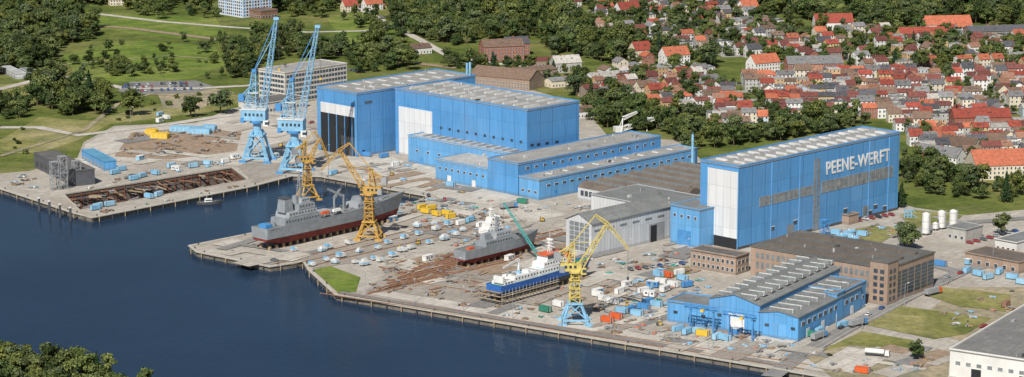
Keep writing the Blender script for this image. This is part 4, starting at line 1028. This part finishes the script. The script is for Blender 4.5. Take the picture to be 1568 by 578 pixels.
def house_mesh(w, d, he, hr, wall, roof, r, flat=False):
    b = MB(); b.box(-w/2, w/2, -d/2, d/2, 0, he, wall)
    if flat:
        b.box(-w/2-.2, w/2+.2, -d/2-.2, d/2+.2, he, he+.4, roof)
        b.box(-w/4, 0, -d/6, d/6, he+.4, he+1.4, m_grey)
    else:
        for x in (-w/2, w/2): b.face([(x, -d/2, he), (x, d/2, he), (x, 0, he+hr)], wall)
        s = hr/(d/2); o = .4
        for sg in (-1, 1):
            y0 = sg*(d/2+o); z0 = he-o*s
            b.hexa([(-w/2-.3, y0, z0), (w/2+.3, y0, z0), (w/2+.3, 0, he+hr), (-w/2-.3, 0, he+hr), (-w/2-.3, y0, z0+.25), (w/2+.3, y0, z0+.25), (w/2+.3, 0, he+hr+.25), (-w/2-.3, 0, he+hr+.25)], roof)
        if r.random() < .45:
            for sg in (-1, 1):
                x = r.uniform(-w*.2, w*.2); yy = sg*d*.28; z = he+hr*.35
                b.box(x-1.1, x+1.1, min(yy, yy-sg*2), max(yy, yy-sg*2), he, z+.9, wall); b.box(x-1.3, x+1.3, min(yy+sg*.3, yy-sg*2), max(yy+sg*.3, yy-sg*2), z+.9, z+1.1, roof)
                b.box(x-.7, x+.7, min(yy, yy+sg*.08), max(yy, yy+sg*.08), z-.3, z+.7, m_glass)
        if r.random() < .35:
            for k in range(2):
                x = -w*.25+k*w*.4; yy = -d*.25; z = he+hr*.5
                b.hexa([(x, yy-.5, z-.5*s+.28), (x+1, yy-.5, z-.5*s+.28), (x+1, yy+.5, z+.5*s+.28), (x, yy+.5, z+.5*s+.28), (x, yy-.5, z-.5*s+.4), (x+1, yy-.5, z-.5*s+.4), (x+1, yy+.5, z+.5*s+.4), (x, yy+.5, z+.5*s+.4)], m_glass)
        x = r.uniform(-w*.3, w*.3); b.box(x-.4, x+.4, -.9, -.2, he+hr*.6, he+hr+1.1, wallm[5])
    nf = max(1, int(he/2.7)); nw = max(2, int(w/2.6))
    for k in range(nf):
        z = .9+k*2.75
        for i in range(nw):
            x = -w/2+w*(i+.5)/nw
            b.box(x-.65, x+.65, -d/2-.04, d/2+.04, z-.1, z+1.5, m_frame); b.box(x-.5, x+.5, -d/2-.08, d/2+.08, z, z+1.4, m_glass)
        for y in (-d*.22, d*.22): b.box(-w/2-.04, w/2+.04, y-.6, y+.6, z-.1, z+1.5, m_frame); b.box(-w/2-.08, w/2+.08, y-.45, y+.45, z, z+1.4, m_glass)
    b.box(-.5, .5, -d/2-.1, -d/2+.2, 0, 2.1, m_tim)
    return b
hv = []
for i in range(90):
    r = random.Random(100+i); w = r.uniform(7.5, 13); d = r.uniform(8, 10); he = r.choice([5.6, 5.8, 6.2, 6.6, 8.2]); fl = r.random() < .16
    hv.append((house_mesh(w, d, he, d/2*r.uniform(.42, .8), r.choices(wallm, ww_)[0], r.choices(roofs, rw_)[0] if not fl else r.choice(roofs[4:7]), r, fl).mesh('house'), w, d))
shd = []
for i in range(8):
    r = random.Random(500+i); shd.append(house_mesh(r.uniform(4, 7), 4, 2.4, .9, r.choice(wallm), r.choice(roofs), r, r.random() < .6).mesh('garden_shed'))
m_street = M('street_paving', (.33, .31, .285), .9, .2, .3)
def town(pts, az, pitch, gap=.08, dens=.95, name='terraced_house', shed=.5, seed=1, tight=0.2, back=4.6):
    P = poly(pts); a = radians(az); U = (sin(a), cos(a)); V = (-cos(a), sin(a)); r = random.Random(seed)
    cx = sum(p[0] for p in P)/len(P); cy = sum(p[1] for p in P)/len(P)
    uv = [((p[0]-cx)*U[0]+(p[1]-cy)*U[1], (p[0]-cx)*V[0]+(p[1]-cy)*V[1]) for p in P]
    u0, u1 = min(q[0] for q in uv), max(q[0] for q in uv); v0, v1 = min(q[1] for q in uv), max(q[1] for q in uv)
    W = lambda u, v: (cx+U[0]*u+V[0]*v, cy+U[1]*u+V[1]*v)
    sb = MB(); v = v0
    while v < v1:
        u = u0
        while u < u1:
            x, y = W(u+3, v)
            if inside(x, y, P) and free(x, y):
                q = [W(u, v-back+.3), W(u+6, v-back+.3), W(u+6, v+back-.3), W(u, v+back-.3)]; sb.face([(*c, .2) for c in q], m_street)
                if r.random() < .22:
                    xx, yy = W(u+3, v+2.6*r.choice((-1, 1))); place(r.choice(carms), 'parked_car', (xx, yy, .22), rot(az))
            u += 6
        for sg in (-1, 1):
            u = u0+r.uniform(0, 8)
            while u < u1:
                me, w, d = r.choice(hv); flip = r.random() < .12
                ww = d if flip else w
                if int(u/88) != int((u+ww)/88): u += ww+8; continue
                x, y = W(u+ww/2, v+sg*(back+(w if flip else d)/2+r.uniform(0, .8)))
                if inside(x, y, P) and free(x, y) and r.random() < dens:
                    place(me, name, (x, y, .1), rot(az)+(pi/2 if flip else 0)+(pi if r.random() < .5 and not flip else 0), None, (1, 1, r.uniform(.92, 1.15)))
                    mark(x, y, 3.0)
                    if r.random() < shed:
                        xx, yy = W(u+ww/2+r.uniform(-3, 3), v+sg*(pitch/2-r.uniform(0.5, 3.0)))
                        if free(xx, yy): place(r.choice(shd), 'garden_shed', (xx, yy, .1), rot(az)); mark(xx, yy, 1.5)
                u += ww+(r.uniform(3, 12) if r.random() < gap else tight)
        v += pitch*r.uniform(.94, 1.06)
    sb.obj('street')
def villa(px, py, w, d, he, hr, wall, roof, az, name='villa', flat=False):
    x, y = G(px, py); r = random.Random(int(px)); o = house_mesh(w, d, he, hr, wall, roof, r, flat).obj(name, None, (x, y, .1), rot(az)); 
    k = max(w, d)/2; n = int(k/4)+1; a = radians(az)
    for i in range(-n, n+1): 
        t_ = i*w/2/n; mark(x+sin(a)*t_, y+cos(a)*t_, d/2+1)
O, Rd, Mr, Bn, Gy, Sl, Lt, Ru = roofs; Wc, Cr, Ye, Gr, Oc, Bk, Pk, Bu, Bw = wallm
for v_ in ((1245, 113, 44, 16, 9, 5, Bk, Gy, 84, 'brick_school'), (1168, 112, 24, 13, 9, 6, Wc, O, 60), (1032, 100, 22, 13, 9, 6, Wc, O, 65), (980, 90, 16, 12, 8, 6, Cr, Rd, 60), (866, 110, 22, 14, 8, 5, Gr, Lt, 70), (924, 128, 26, 14, 6, 3, Wc, Lt, 60),
           (768, 92, 34, 16, 12, 5, Bk, Bn, 75, 'brick_house'), (790, 84, 20, 14, 10, 5, Bk, Sl, 75, 'brick_house'), (776, 132, 52, 22, 8, 6, Bw, Bn, 120, 'brick_workshop_building'), (815, 120, 34, 18, 7, 2, Bw, Bn, 60), (835, 101, 30, 12, 5, 2, Bw, Mr, 80),
           (1275, 47, 34, 14, 8, 7, Wc, Rd, 85), (1445, 52, 46, 16, 9, 7, Wc, O, 82), (1410, 65, 40, 14, 8, 5, Ye, Rd, 82), (1530, 62, 60, 16, 9, 4, Bw, Sl, 80), (1545, 270, 50, 22, 9, 8, Cr, O, 82, 'gabled_block'), (960, 28, 22, 13, 9, 6, Wc, Rd, 60),
           (1030, 8, 20, 12, 8, 5, Wc, Bn, 60), (1145, 20, 18, 12, 6, 6, Wc, O, 60), (180, 8, 16, 10, 6, 5, Cr, O, 70), (570, 15, 18, 10, 6, 5, Wc, O, 60), (535, 18, 14, 10, 6, 5, Cr, Rd, 60), (975, 128, 30, 14, 6, 3, Bk, Mr, 65), (1500, 195, 40, 14, 8, 5, Bk, Rd, 84), (892, 180, 14, 9, 5, 3, Wc, Bn, 60),
           (860, 132, 24, 12, 5, 2, Cr, Gy, 60), (640, 82, 20, 12, 5, 3, Wc, Bn, 60), (1440, 250, 30, 13, 6, 5, Wc, Gy, 130), (1470, 235, 26, 13, 6, 5, Cr, Bn, 130)):
    villa(*v_)
T1 = [(1080, 195), (1085, 165), (1100, 125), (1190, 122), (1330, 112), (1568, 116), (1760, 130), (1760, 300), (1568, 275), (1500, 262), (1395, 236), (1378, 188), (1260, 175), (1130, 208)]
T2 = [(880, 148), (930, 112), (1000, 98), (1090, 112), (1098, 130), (1080, 185), (1000, 172), (900, 152)]
T3 = [(900, 2), (1110, -10), (1150, 30), (1260, 48), (1568, 52), (1760, 60), (1760, 110), (1330, 108), (1180, 98), (1050, 78), (960, 68), (905, 40)]
town(T1, 85, 37, .1, .97, seed=3, back=5.5); town(T2, 62, 38, .5, .78, 'house', seed=4, tight=3); town(T3, 72, 44, .5, .72, 'house', seed=5, tight=3)
town([(500, 0), (640, -5), (640, 14), (540, 20)], 60, 50, .6, .6, 'house', seed=6, tight=8)
town([(640, -60), (900, -60), (900, 12), (860, 10), (840, -5), (700, -5)], 70, 46, .6, .6, 'house', seed=8, tight=5)
town([(1395, 240), (1500, 268), (1500, 285), (1440, 280), (1395, 262)], 125, 34, .4, .7, 'house', seed=9, tight=4)

# ---------------------------------------------------------------- trees
def tree_mesh(seed, Ht=14, Wd=12, n=1300, conifer=False, bush=False):
    r = random.Random(seed); b = MB()
    tr = Ht*.35
    if not bush: b.cyl((0, 0, 0), (0, 0, tr), .45, m_bark, 7, .3); b.cyl((0, 0, tr), (r.uniform(-.5, .5), r.uniform(-.5, .5), Ht*.8), .3, m_bark, 6, .06)
    lobes = []
    if conifer:
        for k in range(9):
            f_ = k/8; z = Ht*(.14+.82*f_); lobes.append((Vector((r.uniform(-.3, .3), r.uniform(-.3, .3), z)), Wd*.5*(1-f_*.9), Ht*.09))
    else:
        for k in range(17):
            a = r.uniform(0, 2*pi); q = r.random()**.5; z = Ht*(.32 if not bush else .2)+Ht*.58*r.random(); zf = (z/Ht-.6)/.48
            rad = Wd*.40*q*sqrt(max(.1, 1-zf*zf)); c = Vector((cos(a)*rad, sin(a)*rad, z)); lobes.append((c, Wd*r.uniform(.10, .22), Wd*r.uniform(.09, .18)))
            if not bush and k < 6: b.cyl((0, 0, tr*r.uniform(.6, 1.1)), tuple(c), .2, m_bark, 5, .05)
        lobes.append((Vector((r.uniform(-1, 1), r.uniform(-1, 1), Ht*.58)), Wd*.27, Ht*.19))
    L_ = lc if conifer else lf
    per = n//len(lobes)
    for c, rx, rz in lobes:
        ns = 7
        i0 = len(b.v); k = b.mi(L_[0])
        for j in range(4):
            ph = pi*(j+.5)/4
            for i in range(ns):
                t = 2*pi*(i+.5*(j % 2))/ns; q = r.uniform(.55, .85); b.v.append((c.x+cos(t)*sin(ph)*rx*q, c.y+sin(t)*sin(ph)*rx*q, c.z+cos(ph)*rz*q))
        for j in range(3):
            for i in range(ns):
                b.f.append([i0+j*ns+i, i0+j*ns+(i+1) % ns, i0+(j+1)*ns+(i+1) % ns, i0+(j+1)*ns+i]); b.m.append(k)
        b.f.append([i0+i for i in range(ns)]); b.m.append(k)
        tone = r.random()
        for _ in range(per):
            t = r.uniform(0, 2*pi); ph = math.acos(r.uniform(-.6, 1)); q = r.uniform(.8, 1.35)
            d = Vector((cos(t)*sin(ph), sin(t)*sin(ph), cos(ph)))
            p = c+Vector((d.x*rx, d.y*rx, d.z*rz))*q
            nrm = (d+Vector((r.uniform(-.8, .8), r.uniform(-.8, .8), r.uniform(-.3, .9)))).normalized()
            a = nrm.cross(Vector((0, 0, 1))); 
            if a.length < .05: a = Vector((1, 0, 0))
            a.normalize(); bb = nrm.cross(a); s_ = r.uniform(.25, .58)*(1 if not conifer else .8); an = r.uniform(0, pi); a2 = a*cos(an)+bb*sin(an); b2_ = bb*cos(an)-a*sin(an)
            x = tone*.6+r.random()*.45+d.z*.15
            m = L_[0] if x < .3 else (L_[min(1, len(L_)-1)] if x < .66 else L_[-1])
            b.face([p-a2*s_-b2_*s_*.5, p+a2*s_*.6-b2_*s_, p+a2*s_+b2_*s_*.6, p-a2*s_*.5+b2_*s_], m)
    return b.mesh('tree_crown')
TM = [tree_mesh(i, r_[0], r_[1]) for i, r_ in enumerate(((14, 12), (16, 12), (13, 14), (18, 15), (12, 10), (15, 11), (20, 10), (14, 9), (11, 13)))]
CM = [tree_mesh(50+i, 16, 7, 800, conifer=True) for i in range(2)]
BM = [tree_mesh(60+i, 5, 7, 420, bush=True) for i in range(3)]
def wood(name, pts, sp, smin=.7, smax=1.2, meshes=TM, fill=1.0, world=False, zz=0, conif=.03):
    P = pts if world else poly(pts); xs = [p[0] for p in P]; ys = [p[1] for p in P]; e = empty(name, (sum(xs)/len(xs), sum(ys)/len(ys))); ox, oy = e.location.x, e.location.y
    y = min(ys)
    while y < max(ys):
        x = min(xs)
        while x < max(xs):
            u, v = x+R.uniform(-.5, .5)*sp, y+R.uniform(-.5, .5)*sp
            if inside(u, v, P) and free(u, v) and R.random() < fill:
                s_ = smin+(smax-smin)*R.random()**1.3; me = R.choice(CM) if R.random() < conif else R.choice(meshes)
                place(me, 'tree', (u-ox, v-oy, zz-.2), R.uniform(0, 6.28), e, (s_*R.uniform(.88, 1.12), s_*R.uniform(.88, 1.12), s_*R.uniform(.8, 1.2)))
            x += sp
        y += sp
wood('woodland', [(-60, 25), (0, 22), (60, 12), (120, 25), (150, 45), (140, 62), (95, 70), (85, 95), (60, 108), (0, 118), (-60, 120)], 8.5, .5, 1.3)
wood('woodland', [(-80, -50), (330, -60), (330, 5), (250, 12), (150, 10), (60, 8), (0, 12), (-80, 20)], 12, .7, 1.3)
wood('woodland', [(190, 12), (330, 12), (335, 30), (240, 30), (190, 24)], 11, .5, 1.0, fill=.6)
wood('woodland', [(45, 138), (100, 130), (160, 150), (165, 172), (100, 178), (50, 160)], 9, .7, 1.35, fill=.75)
wood('woodland', [(-10, 165), (40, 162), (45, 180), (-10, 192)], 9, .6, 1.0, fill=.7)
wood('thicket', [(90, 75), (340, 62), (400, 80), (350, 125), (130, 120)], 16, .3, .85, fill=.26)
wood('thicket', [(150, 100), (270, 98), (270, 118), (150, 118)], 10, .4, .9, fill=.5)
wood('woodland', [(340, 75), (430, 62), (530, 75), (620, 80), (640, 100), (540, 118), (535, 95), (440, 88), (400, 100), (385, 120), (350, 120)], 9.5, .5, 1.2, fill=.8)
wood('woodland', [(415, -60), (560, -60), (520, 10), (500, 30), (430, 30), (415, 10)], 11, .6, 1.2, fill=.75)
wood('woodland', [(605, 0), (640, 0), (700, -8), (840, 0), (870, 30), (905, 48), (960, 72), (1050, 82), (1100, 98), (1090, 108), (990, 92), (930, 100), (890, 88), (850, 85), (820, 60), (760, 62), (690, 72), (640, 60), (600, 40)], 9.5, .6, 1.35, fill=.9)
wood('woodland', [(1100, -70), (1800, -70), (1800, 45), (1568, 42), (1480, 36), (1340, 44), (1240, 34), (1150, 20)], 11, .75, 1.45)
wood('woodland', [(680, 92), (760, 100), (900, 112), (905, 132), (850, 125), (740, 112), (680, 104)], 9, .5, 1.0, fill=.7)
wood('tree_belt', [(892, 160), (940, 150), (1000, 178), (1075, 205), (1130, 212), (1260, 182), (1330, 190), (1240, 212), (1110, 226), (1060, 232), (1010, 205), (930, 198), (895, 182)], 8.5, .5, 1.05, fill=.88)
wood('tree_belt', [(1378, 235), (1430, 262), (1500, 280), (1540, 290), (1500, 306), (1420, 300), (1380, 285)], 8.5, .5, 1.05, fill=.82)
wood('garden_trees', T1, 10, .22, .66, fill=.5); wood('garden_trees', T2, 9.5, .35, .95, fill=.7); wood('garden_trees', T3, 10, .4, 1.0, fill=.7)
wood('garden_trees', [(500, 0), (640, -5), (680, 0), (640, 60), (600, 75), (520, 40)], 14, .5, .9, fill=.5)
wood('garden_trees', [(640, -60), (900, -60), (900, 12), (640, 0)], 12, .6, 1.0, fill=.7)
wood('garden_trees', [(1395, 240), (1568, 275), (1760, 300), (1760, 330), (1568, 312), (1400, 300)], 13, .4, .9, fill=.5)
wood('near_shore_woodland', [(-300, 520), (0, 548), (90, 568), (170, 590), (280, 640), (-300, 760)], 6.2, .5, .95, zz=-1.6)
wood('shrubs', [(0, 188), (240, 150), (330, 145), (300, 180), (170, 186), (60, 225), (0, 255)], 16, .4, 1.0, BM, .35)
wood('shrubs', [(95, 85), (215, 62), (345, 75), (340, 100), (180, 128)], 22, .4, .9, BM, .4)
wood('shrubs', [(1230, 545), (1400, 520), (1540, 450), (1545, 480), (1440, 530), (1320, 552)], 12, .2, .6, BM, .3)
for x, y, s_ in ((292, 180, 1.25), (338, 174, 1.3), (203, 178, 1.1), (158, 176, 1.1), (112, 172, 1.0), (1385, 380, .9), (1393, 384, .8), (1534, 360, .85), (1403, 551, .75), (625, 108, 1.1), (883, 147, 1.2), (610, 104, 1.0), (35, 172, 1.0)):
    X = G(x, y); place(R.choice(TM[:6]), 'tree', (*X, 0), R.uniform(0, 6), None, s_)
for x, y, s_ in ((1540, 310, 1.1), (884, 146, 1.1), (1380, 318, .9), (755, 118, 1.2), (1300, 118, 1.0)):
    X = G(x, y); place(R.choice(CM), 'conifer_tree', (*X, 0), R.uniform(0, 6), None, s_)

# ---------------------------------------------------------------- light, world, camera
SA, SE = 197.0, 45.0
wld = bpy.data.worlds.new('World'); bpy.context.scene.world = wld; wld.use_nodes = True
t = wld.node_tree; bg = t.nodes['Background']; s_ = t.nodes.new('ShaderNodeTexSky'); s_.sky_type = 'NISHITA'; s_.sun_disc = False
s_.sun_elevation = radians(SE); s_.sun_rotation = radians(SA); t.links.new(s_.outputs[0], bg.inputs[0]); bg.inputs[1].default_value = .06
sl = bpy.data.lights.new('sun', 'SUN'); sl.energy = 4.9; sl.angle = radians(.5); sl.color = (1, .95, .87)
so = bpy.data.objects.new('sun', sl); COL.objects.link(so)
dv = Vector((sin(radians(SA))*cos(radians(SE)), cos(radians(SA))*cos(radians(SE)), sin(radians(SE))))
so.rotation_euler = dv.to_track_quat('Z', 'Y').to_euler(); so.location = (0, 1000, 600)
cd = bpy.data.cameras.new('camera'); cd.sensor_width = 36; cd.lens = F/1568*36; cd.clip_start = 1; cd.clip_end = 20000
co = bpy.data.objects.new('camera', cd); COL.objects.link(co); co.location = (0, 0, H); co.rotation_euler = (pi/2-TH, 0, 0)
S_ = bpy.context.scene; S_.camera = co
S_.view_settings.view_transform = 'Standard'; S_.view_settings.look = 'None'; S_.view_settings.exposure = 0
print('objects', len(bpy.data.objects))
